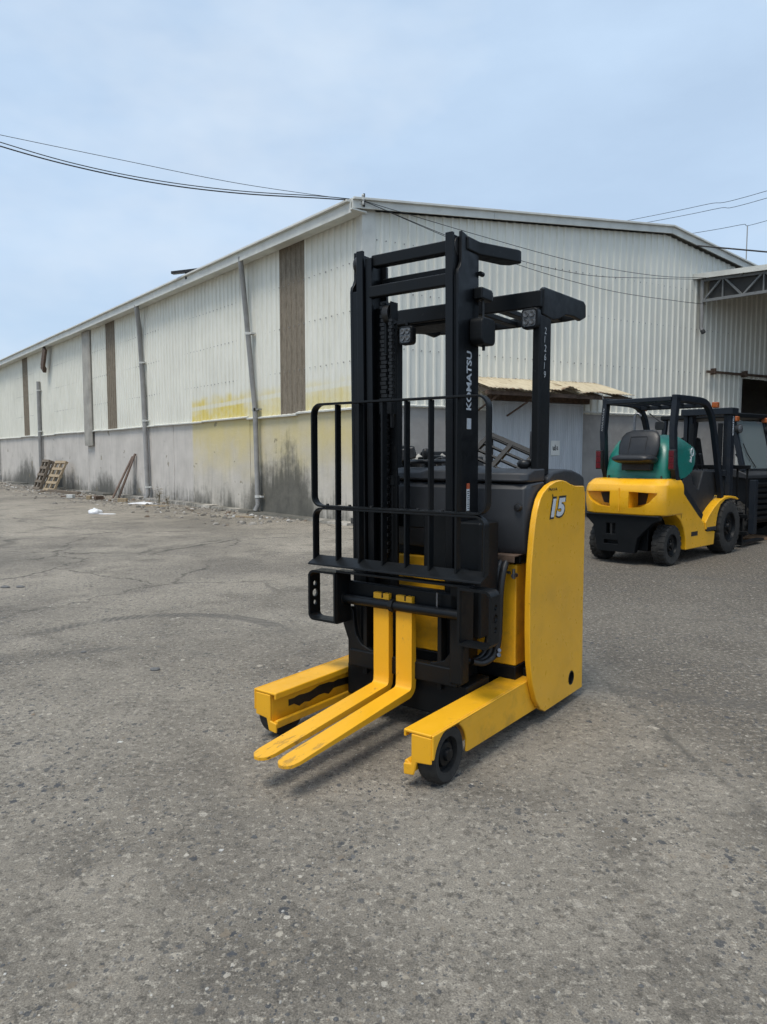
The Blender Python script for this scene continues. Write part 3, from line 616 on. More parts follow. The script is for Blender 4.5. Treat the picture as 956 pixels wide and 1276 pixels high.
# straddle legs: top plate with lip, web, bottom lip, nose plate, outer plate cut round the wheel
for far in (False, True):
    b = MB(); X0, X1 = -0.109, 0.95
    arch = [(0.035 + 0.134*math.cos(R(a)), 0.124 + 0.134*math.sin(R(a))) for a in range(168, -14, -10)]
    arch = [(x, min(z, 0.246)) for x, z in arch]
    outer = [(X0, 0.256), (X0, 0.148)] + [p for p in arch if p[0] > X0+0.002] + [(0.185, 0.092), (X1, 0.075), (X1, 0.256)]
    ya, yb = sorted((mir(0.0, far), mir(0.012, far))); b.prism(outer, 'y', ya, yb)
    sec = [(0.012, 0.242), (0.012, 0.256), (0.150, 0.256), (0.150, 0.222), (0.138, 0.222), (0.138, 0.242)]
    b.prism([(mir(p[0], far), p[1]) for p in sec], 'x', X0, X1)                                           # top plate and upper lip
    ybox(b, X0+0.012, X1, 0.098, 0.112, 0.075, 0.242, far)                                               # web
    sec = [(0.112, 0.084), (0.152, 0.078), (0.152, 0.116), (0.140, 0.120), (0.112, 0.100)]
    b.prism([(mir(p[0], far), p[1]) for p in sec], 'x', X0+0.01, X1)                                      # lower lip
    nose = [(0.012, 0.242), (0.012, 0.128), (0.085, 0.120), (0.100, 0.062), (0.150, 0.056), (0.152, 0.106), (0.112, 0.112), (0.112, 0.242)]
    b.prism([(mir(p[0], far), p[1]) for p in nose], 'x', X0, X0+0.012)
    leg = b.build('straddle_leg', M['yellow_worn'], rt, 0.006, 30)
    b = MB(); rg = random.Random(3+far); pr = [(0.02+0.62*k/16, 0.188+rg.uniform(-0.008, 0.010)) for k in range(17)] + [(0.64-0.62*k/16, 0.142+rg.uniform(-0.014, 0.012)) for k in range(17)]; b.prism(pr, 'y', *sorted((mir(0.1122, far), mir(0.1140, far))))
    b.build('grease_smear', M['grease'], leg, smooth=None)
    # load wheel
    yo = 0.004; w = 0.098; c = (0.035, 0, 0.1255)
    prof = [(0.078, yo+0.012), (0.112, yo+0.004), (0.121, yo+0.010), (0.1255, yo+0.022), (0.1255, yo+w-0.02), (0.121, yo+w-0.008), (0.078, yo+w), (0.078, yo+0.012)]
    wh = MB().lathe([(r, mir(y, far)) for r, y in prof], c, 'y', 40).build('load_wheel', M['rubber'], rt, smooth=40)
    hub = [(0.079, yo+0.014), (0.079, yo+0.036), (0.060, yo+0.040), (0.050, yo+0.022), (0.030, yo+0.018), (0.026, yo+0.004), (0.012, yo+0.002), (0.0, yo+0.002)]
    MB().lathe([(r, mir(y, far)) for r, y in hub], c, 'y', 28).build('hub', M['black'], wh, smooth=40)
# chassis and side panels
panel = [(1.490, 0.045), (0.95, 0.055), (0.895, 0.085), (0.835, 0.150), (0.785, 0.25), (0.755, 0.37), (0.744, 0.52), (0.742, 0.70), (0.752, 0.86), (0.770, 0.98), (0.790, 1.07), (0.812, 1.130), (0.842, 1.180), (0.888, 1.222), (0.955, 1.252), (1.04, 1.270), (1.12, 1.275), (1.18, 1.268), (1.25, 1.250), (1.32, 1.237), (1.45, 1.233), (1.463, 1.22)]
hole = [(1.315 + 0.040*math.cos(R(a)), 0.146 + 0.040*math.sin(R(a))) for a in range(0, 360, 24)]
for far in (False, True):
    ya, yb = sorted((mir(-0.032, far), mir(0.0, far)))
    pn = panel if not far else [(max(x, 1.06 + 0.1*(z < 0.2)), z) for x, z in panel if x > 1.0 or z < 0.06 or z in (0.52, 0.70, 0.86, 0.98)]
    o = MB().plate(pn, [hole], 'y', ya, yb).build('side_panel', M['yellow'], rt, 0.006, 30, 3)
    if not far:
        text('number', '15', M['ink'], o, (0.962, -0.0335, 1.073), (1, 0, 0), (0, 0, 1), 0.225, 0.118, 0.075, 0.2, 0.0)
        text('number', '15', M['white_mark'], o, (0.974, -0.0335, 1.083), (1, 0, 0), (0, 0, 1), 0.198, 0.097, 0.048, 0.2, 0.0012)
        b = MB(); px = 0.945                                                           # pen scribble above the number
        for st in ([(0,0),(0.006,0.018),(0.014,0.018),(0.016,0.006),(0.020,0.018),(0.026,0.004)], [(0.034,0.016),(0.036,0.002),(0.046,0.004),(0.048,0.018)], [(0.064,0.016),(0.056,0.010),(0.062,0.002)], [(0.078,0.014),(0.072,0.006),(0.080,0.002),(0.086,0.010),(0.078,0.015)], [(0.096,0.002),(0.098,0.018),(0.108,0.014),(0.100,0.008),(0.112,0.002)], [(0.055,-0.02),(0.048,-0.032),(0.054,-0.042),(0.060,-0.034),(0.055,-0.028)]):
            b.tube([(px+p[0], -0.0335, 1.222+p[1]*0.8) for p in st], 0.0014, 4)
        b.build('pen_marks', M['ink'], o)
        MB().lathe([(0.036, -0.0325), (0.0398, -0.0325), (0.0398, 0.002), (0.036, 0.002), (0.036, -0.0325)], (1.315, 0, 0.146), 'y', 20).build('hole_shade_lining', M['vinyl'], o, smooth=40); MB().cyl((1.315, 0.0005, 0.146), (1.315, 0.003, 0.146), 0.038, n=20).build('hole_shade_disc', M['vinyl'], o)  # black lining and disc added as the shade inside the hole
        MB().box(1.4640, 1.4735, -0.0325, -0.002, 0.60, 1.20).build('edge_strip', M['yellow'], o, 0.002)
MB().box(0.86, 1.50, 0.004, WT-0.004, 0.075, 0.30).build('chassis', M['black'], rt, 0.01)
MB().lathe([(0.07, 0.42), (0.15, 0.42), (0.16, 0.44), (0.16, 0.58), (0.15, 0.60), (0.07, 0.60), (0.07, 0.42)], (1.26, 0, 0.16), 'y', 30).build('drive_wheel', M['rubber'], rt)
# battery in front of the operator space
MB().box(0.775, 1.06, 0.06, 0.90, 0.325, 0.85).build('battery_case', M['yellow_worn'], rt, 0.008)
MB().box(0.768, 1.06, 0.055, 0.905, 0.255, 0.325).build('battery_tray', M['black'], rt, 0.006)
MB().box(0.80, 1.06, 0.05, 0.90, 0.852, 0.92).build('battery_lid', M['black'], rt, 0.01)
# grey hood above it, front face bulging, with a seam, plus dash and rear cover
sec = [(0.86, 0.895), (0.795, 0.90), (0.775, 0.94), (0.765, 1.10), (0.775, 1.235), (0.80, 1.262), (1.0, 1.27), (1.0, 0.895)]
rings = []
for y, k in ((0.012, 0.045), (0.03, 0.018), (0.10, 0.0), (0.30, -0.012), (0.525, -0.016), (0.75, -0.012), (0.95, 0.0), (1.02, 0.018), (1.038, 0.045)):
    rings.append([(x + (k if x < 0.9 else 0), 0.012+(y-0.012)*0.86, z) for x, z in sec])
hood = MB().loft(rings).build('hood', M['grey'], rt, 0.012, 30)
sec = [(0.800, 1.268), (0.775, 1.276), (0.79, 1.315), (0.86, 1.335), (1.02, 1.338), (1.02, 1.268)]
rings = []
for y, k in ((0.02, 0.03), (0.06, 0.0), (0.35, -0.004), (0.40, -0.02), (0.70, -0.02), (0.76, -0.004), (0.99, 0.0), (1.03, 0.03)):
    rings.append([(x + (k if x < 0.9 else 0), 0.02+(y-0.02)*0.86, z + (0.012 if 0.38 < y < 0.72 and z > 1.3 else 0)) for x, z in sec])
MB().loft(rings).build('dash_top', M['grey'], rt, 0.01, 30)
MB().box(0.742, 0.752, 0.46, 0.62, 1.075, 1.105).build('trim_strip', M['white_mark'], hood, 0.002)
MB().box(0.740, 0.752, 0.47, 0.60, 1.03, 1.06).build('name_plate', M['grey_mark'], hood, 0.002)
MB().box(0.7385, 0.741, 0.50, 0.57, 1.037, 1.053).build('plate_mark', M['ink'], hood)
MB().lathe([(0.0, -0.012), (0.017, -0.010), (0.022, 0.004), (0.018, 0.02), (0.0, 0.02)], (0.765, 0.055, 1.145), 'x', 16).build('rubber_stop', M['vinyl'], rt)
rc = [(1.03, 1.19), (1.03, 1.29), (1.10, 1.318), (1.25, 1.332), (1.38, 1.325), (1.50, 1.300), (1.545, 1.285), (1.558, 1.26), (1.555, 1.19)]
MB().prism(rc, 'y', 0.004, 0.24).build('rear_cover', M['grey_dark'], rt, 0.016, 40, 3)
MB().prism(rc, 'y', 0.70, WT-0.004).build('rear_cover', M['grey_dark'], rt, 0.016, 40, 3)
MB().box(1.44, 1.52, 0.24, 0.70, 0.30, 1.15).build('back_rest_pad', M['vinyl'], rt, 0.03)
MB().box(1.02, 1.46, 0.02, WT-0.02, 0.30, 0.36).build('footwell_floor', M['rubber'], rt, 0.004)
# controls standing on the dash
for y, lean in ((0.44, 0.03), (0.50, -0.01)):
    b = MB().cyl((0.93, y, 1.33), (0.93+lean, y-0.012, 1.40), 0.007, n=8); lv = b.build('control_lever', M['black'], rt)
    b = MB().tube([(0.93+lean, y-0.012, 1.395), (0.93+lean*1.3, y-0.016, 1.43), (0.93+lean*1.5, y-0.018, 1.45)], [0.011, 0.017, 0.012], 10); b.build('knob', M['vinyl'], lv, smooth=60)
b = MB(); pts_ = [(1.0 + 0.10*math.cos(R(a)), 0.74 + 0.10*math.sin(R(a)), 1.372) for a in range(0, 361, 15)]; b.tube(pts_, 0.012, 8); sw = b.build('steering_wheel', M['vinyl'], rt, smooth=60)
b = MB().cyl((1.0, 0.74, 1.33), (1.0, 0.74, 1.372), 0.022, n=12); [b.cyl((1.0, 0.74, 1.365), (1.0+0.1*math.cos(R(a)), 0.74+0.1*math.sin(R(a)), 1.372), 0.008, n=6) for a in (30, 150, 270)]; b.build('column', M['black'], sw)
MB().lathe([(0.0, 0.075), (0.018, 0.07), (0.024, 0.05), (0.016, 0.02), (0.010, 0.0), (0.0, 0.0)], (1.07, 0.80, 1.375), 'z', 14).build('spinner_knob', M['vinyl'], sw, smooth=60)
b = MB().tube([(1.03, 0.09, 1.53), (0.985, 0.085, 1.53), (0.985, 0.085, 1.39), (1.03, 0.09, 1.39)], 0.009, 8); b.build('grab_handle', M['steel'], rt, smooth=60)
MB().lathe([(0.0, 0.05), (0.03, 0.047), (0.04, 0.03), (0.034, 0.012), (0.015, 0.0), (0.0, 0.0)], (0.965, 0.115, 1.335), 'z', 18).build('stop_button', M['vinyl'], rt, smooth=60)
# hoses, bracket and valves beside the battery
for k, dy in enumerate((0.0, 0.030, 0.060)):
    P_ = [(0.80, 0.10+dy, 0.885), (0.755, 0.095+dy, 0.885), (0.700-k*0.004, 0.092+dy, 0.84), (0.672-k*0.006, 0.095+dy, 0.74), (0.672-k*0.004, 0.10+dy, 0.60), (0.672, 0.105+dy, 0.48), (0.655, 0.12+dy, 0.40), (0.60, 0.15+dy, 0.37), (0.54, 0.18+dy, 0.385)]
    MB().tube(spline(P_, 6), 0.0165, 10).build('hydraulic_hose', M['hose'], rt, smooth=60)
MB().box(0.715, 0.83, 0.045, 0.16, 0.898, 0.905).box(0.715, 0.721, 0.045, 0.16, 0.87, 0.90).build('hose_bracket', M['rusty_steel'], rt, 0.002)
b = MB().cyl((0.735, 0.06, 0.80), (0.77, 0.06, 0.80), 0.012, n=10).cyl((0.742, 0.06, 0.785), (0.742, 0.06, 0.835), 0.008, n=8).cyl((0.735, 0.075, 0.815), (0.735, 0.11, 0.815), 0.007, n=8); b.build('grease_fitting', M['steel'], rt)
b = MB().cyl((0.66, 0.105, 0.425), (0.645, 0.085, 0.435), 0.010, n=10).cyl((0.664, 0.11, 0.40), (0.65, 0.09, 0.41), 0.012, n=6); b.build('hose_fitting', M['steel'], rt)

# mast: leans forward about one degree
def mz(x, z): return x - 0.014*(z-0.1)
class MastMB(MB):
    def build(s, *a, **k): s.v = [(mz(p[0], p[2]), p[1], p[2]) for p in s.v]; return MB.build(s, *a, **k)
MX = 0.495; MT = 2.47
for far in (False, True):
    # outer rail: plate side with front flange, cut back at the top in a curve
    cut = [(MX, 0.10), (MX, 2.26), (MX+0.005, 2.285), (MX+0.02, 2.30), (MX+0.034, 2.33), (MX+0.036, MT), (MX+0.205, MT-0.03), (MX+0.205, 0.10)]
    y0 = 0.235 if not far else 0.890
    b = MastMB(); b.prism(cut, 'y', y0, y0+0.018 if not far else y0-0.018)
    inn = 1 if not far else -1
    b.box(MX, MX+0.018, *sorted((y0+inn*0.018, y0+inn*0.05)), 0.10, 2.26); b.box(MX+0.187, MX+0.205, *sorted((y0+inn*0.018, y0+inn*0.05)), 0.10, MT-0.04)
    rail = b.build('outer_mast_rail', M['black_gloss'], rt, 0.004)
    # inner rails
    for k, (off, dx, top) in enumerate(((0.054, -0.012, MT-0.012), (0.098, 0.006, MT-0.05)) if far else ((0.022, -0.016, MT-0.012), (0.026, 0.04, MT-0.05))):
        ya = y0+inn*off; b = MastMB()
        b.box(MX+dx, MX+dx+0.020, *sorted((ya, ya+inn*0.040)), 0.14, top); b.box(MX+dx+0.130, MX+dx+0.150, *sorted((ya, ya+inn*0.040)), 0.14, top-0.02); b.box(MX+dx+0.020, MX+dx+0.130, *sorted((ya, ya+inn*0.014)), 0.14, top-0.01)
        b.build('inner_mast_rail', M['black_gloss'], rt, 0.003)
    b = MastMB(); b.lathe([(0.0, y0+inn*0.02), (0.048, y0+inn*0.02), (0.050, y0+inn*0.024), (0.050, y0+inn*0.044), (0.048, y0+inn*0.048), (0.0, y0+inn*0.048)], (MX+0.052, 0, 2.40), 'y', 28); b.build('mast_roller', M['dark_steel'], rt, smooth=40)
    b = MastMB(); b.lathe([(0.0, y0-inn*0.014), (0.030, y0-inn*0.014), (0.033, y0-inn*0.010), (0.033, y0+inn*0.002), (0.0, y0+inn*0.002)], (MX+0.10, 0, 0.20), 'y', 20); b.build('mast_roller', M['dark_steel'], rt)
# cross ties between the rails
def tie(z0, z1, x0, x1, ya=0.29, yb=0.765, mat='black'): b = MastMB(); b.box(x0, x1, ya, yb, z0, z1); return b.build('mast_cross_tie', M[mat], rt, 0.008)
tie(2.375, 2.435, MX+0.02, MX+0.075); tie(2.255, 2.335, MX+0.115, MX+0.165); tie(2.215, 2.275, MX-0.004, MX+0.035)
tie(1.02, 1.10, MX+0.165, MX+0.185, 0.24, 0.86); tie(0.14, 0.30, MX+0.165, MX+0.19, 0.24, 0.86); tie(0.62, 0.70, MX+0.165, MX+0.19, 0.24, 0.86)
# bracket on the mast head pointing back
b = MastMB(); b.prism([(MX+0.08, 0.225), (MX+0.20, 0.225), (0.93, 0.13), (0.965, 0.13), (0.965, 0.20), (0.93, 0.235), (MX+0.20, 0.31), (MX+0.08, 0.31)], 'z', 2.39, 2.455); b.build('mast_head_bracket', M['black'], rt, 0.008)
MB().box(0.535, 0.60, 0.25, 0.47, 0.80, 1.12).build('cylinder_block', M['black'], rt, 0.01)
b = MastMB(); b.cyl((MX+0.195, 0.225, 2.30), (MX+0.225, 0.225, 2.30), 0.012, n=10); b.build('bolt', M['black'], rt)
b = MastMB(); b.box(MX+0.085, MX+0.10, 0.655, 0.79, 0.14, 2.18); b.build('chain_cover', M['black'], rt, 0.004)
# lift cylinder, chain and its pulley, flexible hose chain
b = MastMB(); b.cyl((MX+0.11, 0.70, 0.16), (MX+0.11, 0.70, 1.25), 0.032, n=20).cyl((MX+0.11, 0.70, 1.25), (MX+0.11, 0.70, 1.30), 0.038, n=20); cy_ = b.build('lift_cylinder', M['black'], rt)
b = MastMB(); b.cyl((MX+0.11, 0.70, 1.30), (MX+0.11, 0.70, 2.2), 0.020, n=16); b.build('cylinder_rod', M['dark_steel'], cy_)
b = MastMB(); b.cyl((MX+0.11, 0.34, 0.16), (MX+0.11, 0.34, 1.05), 0.032, n=20); b.build('lift_cylinder', M['black'], rt)
me = MB().box(-0.010, 0.012, -0.018, 0.018, -0.0085, 0.0085).mesh('chain_link'); me.materials.append(M['chain'])
for k in range(62): z = 2.19-k*0.0215; shared('chain_link', me, rt, (mz(MX+0.05, z), 0.705+(0.003 if k % 2 else -0.003), z))
b = MastMB(); b.lathe([(0.012, 0.655), (0.040, 0.655), (0.050, 0.650), (0.050, 0.685), (0.040, 0.680), (0.012, 0.680), (0.012, 0.655)], (MX+0.05, 0, 2.13), 'y', 24); pul = b.build('chain_pulley', M['dark_steel'], rt, smooth=40)
b = MastMB(); b.prism([(MX+0.02, 2.10), (MX+0.02, 2.19), (MX+0.085, 2.19), (MX+0.085, 2.10)], 'y', 0.640, 0.647).prism([(MX+0.02, 2.10), (MX+0.02, 2.19), (MX+0.085, 2.19), (MX+0.085, 2.10)], 'y', 0.688, 0.695); b.build('pulley_cheek', M['black'], pul, 0.004)
me = MB().box(-0.012, 0.012, -0.010, 0.010, -0.007, 0.007).mesh('chain_link'); me.materials.append(M['chain'])
for k in range(26): z = 2.09-k*0.0165; shared('chain_link', me, rt, (mz(MX+0.012, z), 0.632+(0.0025 if k % 2 else -0.0025), z))
b = MastMB(); b.cyl((MX+0.012, 0.632, 1.67), (MX+0.012, 0.632, 1.55), 0.010, n=8).box(MX-0.004, MX+0.05, 0.625, 0.70, 1.62, 1.70); b.build('chain_anchor', M['black'], rt)
b = MastMB(); b.cyl((MX+0.03, 0.68, 2.08), (MX+0.03, 0.68, 1.93), 0.009, n=8); b.build('pulley_pin', M['black'], rt)
# things bolted to the visible rail face: camera box, switch box, lettering, stickers
FY = 0.235
b = MB().box(0.61, 0.72, FY-0.052, FY, 2.165, 2.225); o = b.build('mast_camera', M['black'], rt, 0.01); MB().lathe([(0.0, 0.0), (0.018, 0.0), (0.020, 0.012), (0.0, 0.02)], (0.72, FY-0.028, 2.195), 'x', 16).build('lens', M['dark_steel'], o); MB().box(0.72, 0.728, FY-0.048, FY-0.008, 2.175, 2.215).build('lens_frame', M['grey_dark'], o)
b = MB().prism(rrect(0.57, 0.71, 1.945, 2.075, 0.03), 'y', FY-0.075, FY-0.002); o = b.build('switch_box', M['black'], rt, 0.008); MB().tube(spline([(0.65, FY-0.03, 2.06), (0.66, FY-0.03, 2.10), (0.655, FY-0.03, 2.17)], 5), 0.007, 8).build('cable', M['hose'], o); MB().cyl((0.65, FY-0.04, 1.955), (0.65, FY-0.04, 1.922), 0.008, n=8).build('cable_gland', M['black'], o)
text('brand_lettering', 'KOMATSU', M['grey_mark'], rt, (0.600, FY-0.0012, 1.628), (0, 0, 1), (-1, 0, 0), 0.285, 0.050, 0.03, 0.0, 0.0008)
MB().box(0.560, 0.600, FY-0.0022, FY, 1.535, 1.588).build('rating_sticker', M['grey_mark'], rt)
st = MB().box(0.563, 0.591, FY-0.002, FY, 1.130, 1.240).build('warning_sticker', M['white_mark'], rt); MB().box(0.563, 0.591, FY-0.0028, FY-0.0005, 1.240, 1.268).build('sticker_header', M['red_print'], st)
b = MB()
for k in range(9): z = 1.228-k*0.0105; b.box(0.567 + (k % 3)*0.002, 0.587 - (k % 2)*0.004, FY-0.0032, FY-0.0018, z-0.0022, z+0.0018)
b.build('sticker_print', M['ink'], st)

# ------------------------------------------------------------------ carriage, fork shaft, backrest, forks
BX = 0.352                                                    # plane of the backrest
def hoop(z0, z1, r, name):
    pts_ = [(BX, y, z) for y, z in rrect(0.004, 1.046, z0, z1, r, 6)]
    b = MB().bar(pts_, 0.045, 0.010, (1, 0, 0), True); return b.build(name, M['black'], rt, 0.0015, 40)
up = hoop(1.138, 1.675, 0.055, 'backrest_frame')
low = [(BX, 0.012, 0.855), (BX, 0.012, 1.06)] + [(BX, y, z) for y, z in arc(0.062, 1.076, 0.05, 180, 90, 5)] + [(BX, y, z) for y, z in arc(0.988, 1.076, 0.05, 90, 0, 5)] + [(BX, 1.038, 0.855)]
lf = MB().bar(low, 0.045, 0.010, (1, 0, 0)).build('backrest_frame', M['black'], rt, 0.0015, 40)
MB().prism([(BX-0.060, 0.826), (BX-0.058, 0.836), (BX+0.020, 0.872), (BX+0.024, 0.862)], 'y', 0.006, 1.046).build('backrest_base_plate', M['black'], rt, 0.002)
for y in (0.882, 0.734, 0.586, 0.448, 0.310, 0.161):
    MB().box(BX-0.020, BX+0.021, y-0.005, y+0.005, 0.838, 1.128).build('backrest_bar', M['black'], rt, 0.0015)
    MB().box(BX-0.020, BX+0.021, y-0.005, y+0.005, 1.146, 1.668).build('backrest_bar', M['black'], rt, 0.0015)
for y in (0.95, 0.80, 0.66, 0.38, 0.24, 0.10): MB().cyl((BX-0.006, y, 1.120), (BX-0.006, y, 1.152), 0.009, n=6).build('bolt', M['dark_steel'], rt)
# guard strap with hooked side loops
for far in (False, True):
    y0, y1 = (0.86, 1.035) if far else (-0.045, 0.118)
    yo, yi = (y1, y0) if far else (y0, y1); sg = 1 if far else -1
    # open strap: inner side, top, rounded corners; the outer plate carries three lightening holes
    top_ = [(yi, 0.70), (yi, 0.794), (yo - sg*0.03, 0.794)] + [(yo - sg*(0.03 - 0.03*math.sin(R(a))), 0.764 + 0.03*math.cos(R(a))) for a in (25, 50, 75)]
    bot_ = [(yi, 0.70), (yi, 0.536), (yo - sg*0.03, 0.536)] + [(yo - sg*(0.03 - 0.03*math.sin(R(a))), 0.566 - 0.03*math.cos(R(a))) for a in (25, 50, 75)]
    b = MB().bar([(0.33, y, z) for y, z in top_], 0.085, 0.012, (1, 0, 0)); b.bar([(0.33, y, z) for y, z in bot_], 0.085, 0.0118, (1, 0, 0))
    lp = b.build('side_loop', M['black'], rt, 0, 40)
    hl = [[(0.332+r*math.cos(R(a)), zc+r*math.sin(R(a))) for a in range(0, 360, 24)] for zc, r in ((0.722, 0.014), (0.670, 0.021), (0.618, 0.014))]
    MB().plate([(0.2875, 0.555), (0.3725, 0.555), (0.3725, 0.775), (0.2875, 0.775)], hl, 'y', yo-0.006, yo+0.006).build('loop_outer_plate', M['black'], lp)
    MB().box(0.30, 0.42, yi-0.008, yi+0.012, 0.525, 0.79).build('loop_side_plate', M['black'], lp, 0.003)
MB().bar([(0.33, 0.07, 0.803), (0.33, 0.86, 0.803), ], 0.055, 0.012, (1, 0, 0)).build('guard_strap', M['black'], rt, 0.002)
# carriage: upper flat bar, shaft with collars, side plates with curved cut-outs, lower bar
MB().box(0.40, 0.425, 0.14, 0.905, 0.655, 0.745).build('carriage_upper_bar', M['black'], rt, 0.012)
sh = MB().cyl((0.37, 0.12, 0.652), (0.37, 0.87, 0.652), 0.025, n=20).build('fork_shaft', M['black_gloss'], rt)
for y in (0.862, 0.145, 0.543): MB().cyl((0.37, y-0.012, 0.652), (0.37, y+0.012, 0.652), 0.036, n=8).build('shaft_collar', M['black'], sh, 0.004)
MB().cyl((0.375, 0.285, 0.655), (0.375, 0.285, 0.745), 0.006, n=8).build('locking_pin', M['steel'], sh)
for far in (False, True):
    pr = [(0.905, 0.60), (0.85, 0.60), (0.835, 0.575), (0.828, 0.50), (0.815, 0.45), (0.78, 0.405), (0.72, 0.385), (0.70, 0.385), (0.70, 0.29), (0.87, 0.285), (0.872, 0.42), (0.905, 0.50)]
    MB().prism([(y if far else WT-y, z) for y, z in pr], 'x', 0.415, 0.445).build('carriage_side_plate', M['black'], rt, 0.006)
MB().box(0.405, 0.435, 0.19, 0.855, 0.283, 0.375).build('carriage_lower_bar', M['black'], rt, 0.008)
for y in (0.30, 0.76): MB().box(0.42, 0.50, y-0.012, y+0.012, 0.25, 0.72).build('carriage_rib', M['black'], rt, 0.004)
# control valve box on the mast carriage
MB().box(0.475, 0.665, 0.105, 0.232, 0.52, 1.085).build('valve_box', M['black'], rt, 0.012)
MB().box(0.40, 0.475, 0.16, 0.232, 0.30, 0.86).build('carriage_post', M['black'], rt, 0.01)
MB().box(0.445, 0.68, 0.155, 0.90, 0.11, 0.285).build('mast_foot', M['black'], rt, 0.01)
# two forks drooping slightly, tip rounded and thinned
for yc in (0.6215, 0.4805):
    w = 0.096; fx = 0.375; hz = 0.235; tipx, tipz = -0.505, 0.150; b = MB()
    prof = [(fx+0.0, 0.706, 0.035), (fx, 0.60, 0.038), (fx, 0.36, 0.040), (fx+0.001, 0.285, 0.042)]
    rings = []
    for x, z, th in prof: rings.append([(x, yc-w/2, z), (x, yc+w/2, z), (x+th, yc+w/2, z), (x+th, yc-w/2, z)])
    for a in (20, 45, 70, 90):
        cx, cz_ = fx-0.022, hz+0.022; ci = 0.022; co_ = 0.062
        rings.append([(cx+ci*math.cos(R(a)), yc-w/2, cz_-ci*math.sin(R(a))), (cx+ci*math.cos(R(a)), yc+w/2, cz_-ci*math.sin(R(a))), (cx+co_*math.cos(R(a)), yc+w/2, cz_-co_*math.sin(R(a))), (cx+co_*math.cos(R(a)), yc-w/2, cz_-co_*math.sin(R(a)))])
    n = 14
    for i in range(1, n+1):
        f = i/n; x = (fx-0.022) + (tipx-(fx-0.022))*f; z = hz + (tipz-hz)*f; th = 0.040 - 0.026*f; ww = w/2
        if x < tipx+0.055: q = (tipx+0.055-x)/0.055; ww = w/2*math.sqrt(max(0.10, 1-q*q*0.92))
        rings.append([(x, yc-ww, z), (x, yc+ww, z), (x, yc+ww, z-th), (x, yc-ww, z-th)])
    x = tipx+0.022
    for q in (0.55, 0.8, 0.97):
        xx = tipx+0.055-0.055*q; f = (xx-(fx-0.022))/(tipx-(fx-0.022)); z = hz+(tipz-hz)*f; th = 0.040-0.026*f; ww = w/2*math.sqrt(1-q*q*0.97)
        rings.insert(len(rings)-1, [(xx, yc-ww, z), (xx, yc+ww, z), (xx, yc+ww, z-th), (xx, yc-ww, z-th)])
    fk = b.loft(rings).build('fork', M['yellow_fork'], rt, 0.004, 35)
    MB().box(fx-0.0015, fx+0.03, yc-0.012, yc-0.004, 0.682, 0.7075).build('fork_lock_slot', M['black'], fk)

# ------------------------------------------------------------------ overhead guard of the reach truck, lamps
og = MB().box(0.945, 1.09, 0.028, 0.072, 1.30, 2.13).build('overhead_guard', M['black'], rt, 0.010)
MB().box(1.0, 1.09, WT-0.072, WT-0.028, 1.30, 2.13).build('guard_pillar', M['black'], og, 0.010)
side = [(0.975, 2.128), (0.975, 2.262), (0.995, 2.272), (1.54, 2.292), (1.575, 2.275), (1.58, 2.205), (1.50, 2.175), (1.40, 2.182), (1.28, 2.172), (1.18, 2.135), (1.10, 2.118)]
for far in (False, True):
    ya, yb = sorted((mir(0.024, far), mir(0.052, far))); MB().prism(side, 'y', ya, yb).build('guard_side_plate', M['black'], og, 0.008)
MB().box(0.955, 0.985, 0.03, 1.02, 2.165, 2.252).build('guard_front_beam', M['black'], og, 0.008)
rb = [(1.55, 0.052), (1.585, 0.15), (1.60, 0.35), (1.605, 0.525), (1.60, 0.70), (1.585, 0.90), (1.55, 0.998)]
MB().bar([(x, y, 2.225) for x, y in rb], 0.055, 0.03, (0, 0, 1)).build('guard_rear_beam', M['black'], og, 0.006)
for y in (0.20, 0.345, 0.49, 0.635, 0.78, 0.905): MB().box(0.985, 1.585, y-0.026, y+0.026, 2.20, 2.232).build('guard_slat', M['black'], og, 0.006)
vis = [(0.985, 0.56), (1.16, 0.56), (1.20, 0.60), (1.22, 0.70), (1.22, 0.92), (1.18, 0.99), (0.985, 0.998)]
MB().prism(vis, 'z', 2.150, 2.198).build('guard_canopy_panel', M['black'], og, 0.01)
def work_light(y, z, tilt, x=0.915):
    b = MB().prism(rrect(y-0.046, y+0.046, z-0.052, z+0.052, 0.02), 'x', x, x+0.045); o = b.build('work_light', M['black'], rt, 0.006)
    MB().prism(rrect(y-0.035, y+0.035, z-0.041, z+0.041, 0.014), 'x', x-0.004, x+0.001).build('lens', M['lens_white'], o)
    for dy in (-0.017, 0.017):
        for dz in (-0.019, 0.019): MB().lathe([(0.0, -0.003), (0.013, -0.006), (0.016, 0.002), (0.0, 0.004)], (x-0.005, y+dy, z+dz), 'x', 12).build('reflector', M['lens_white'], o)
    MB().box(x+0.01, x+0.03, y-0.008, y+0.008, z+0.058, 2.17).build('lamp_bracket', M['black'], o)
    return o
work_light(0.076, 2.106, 0); work_light(0.842, 2.095, 0)
xx = 0
for k, ch in enumerate('212619'): text('pen_number', ch, M['chalk'], og, (0.997, 0.0272, 2.035-k*0.045), (1, 0, 0), (0, 0, 1), 0.024 if ch != '1' else 0.008, 0.034, 0.0, 0.1, 0.0006)

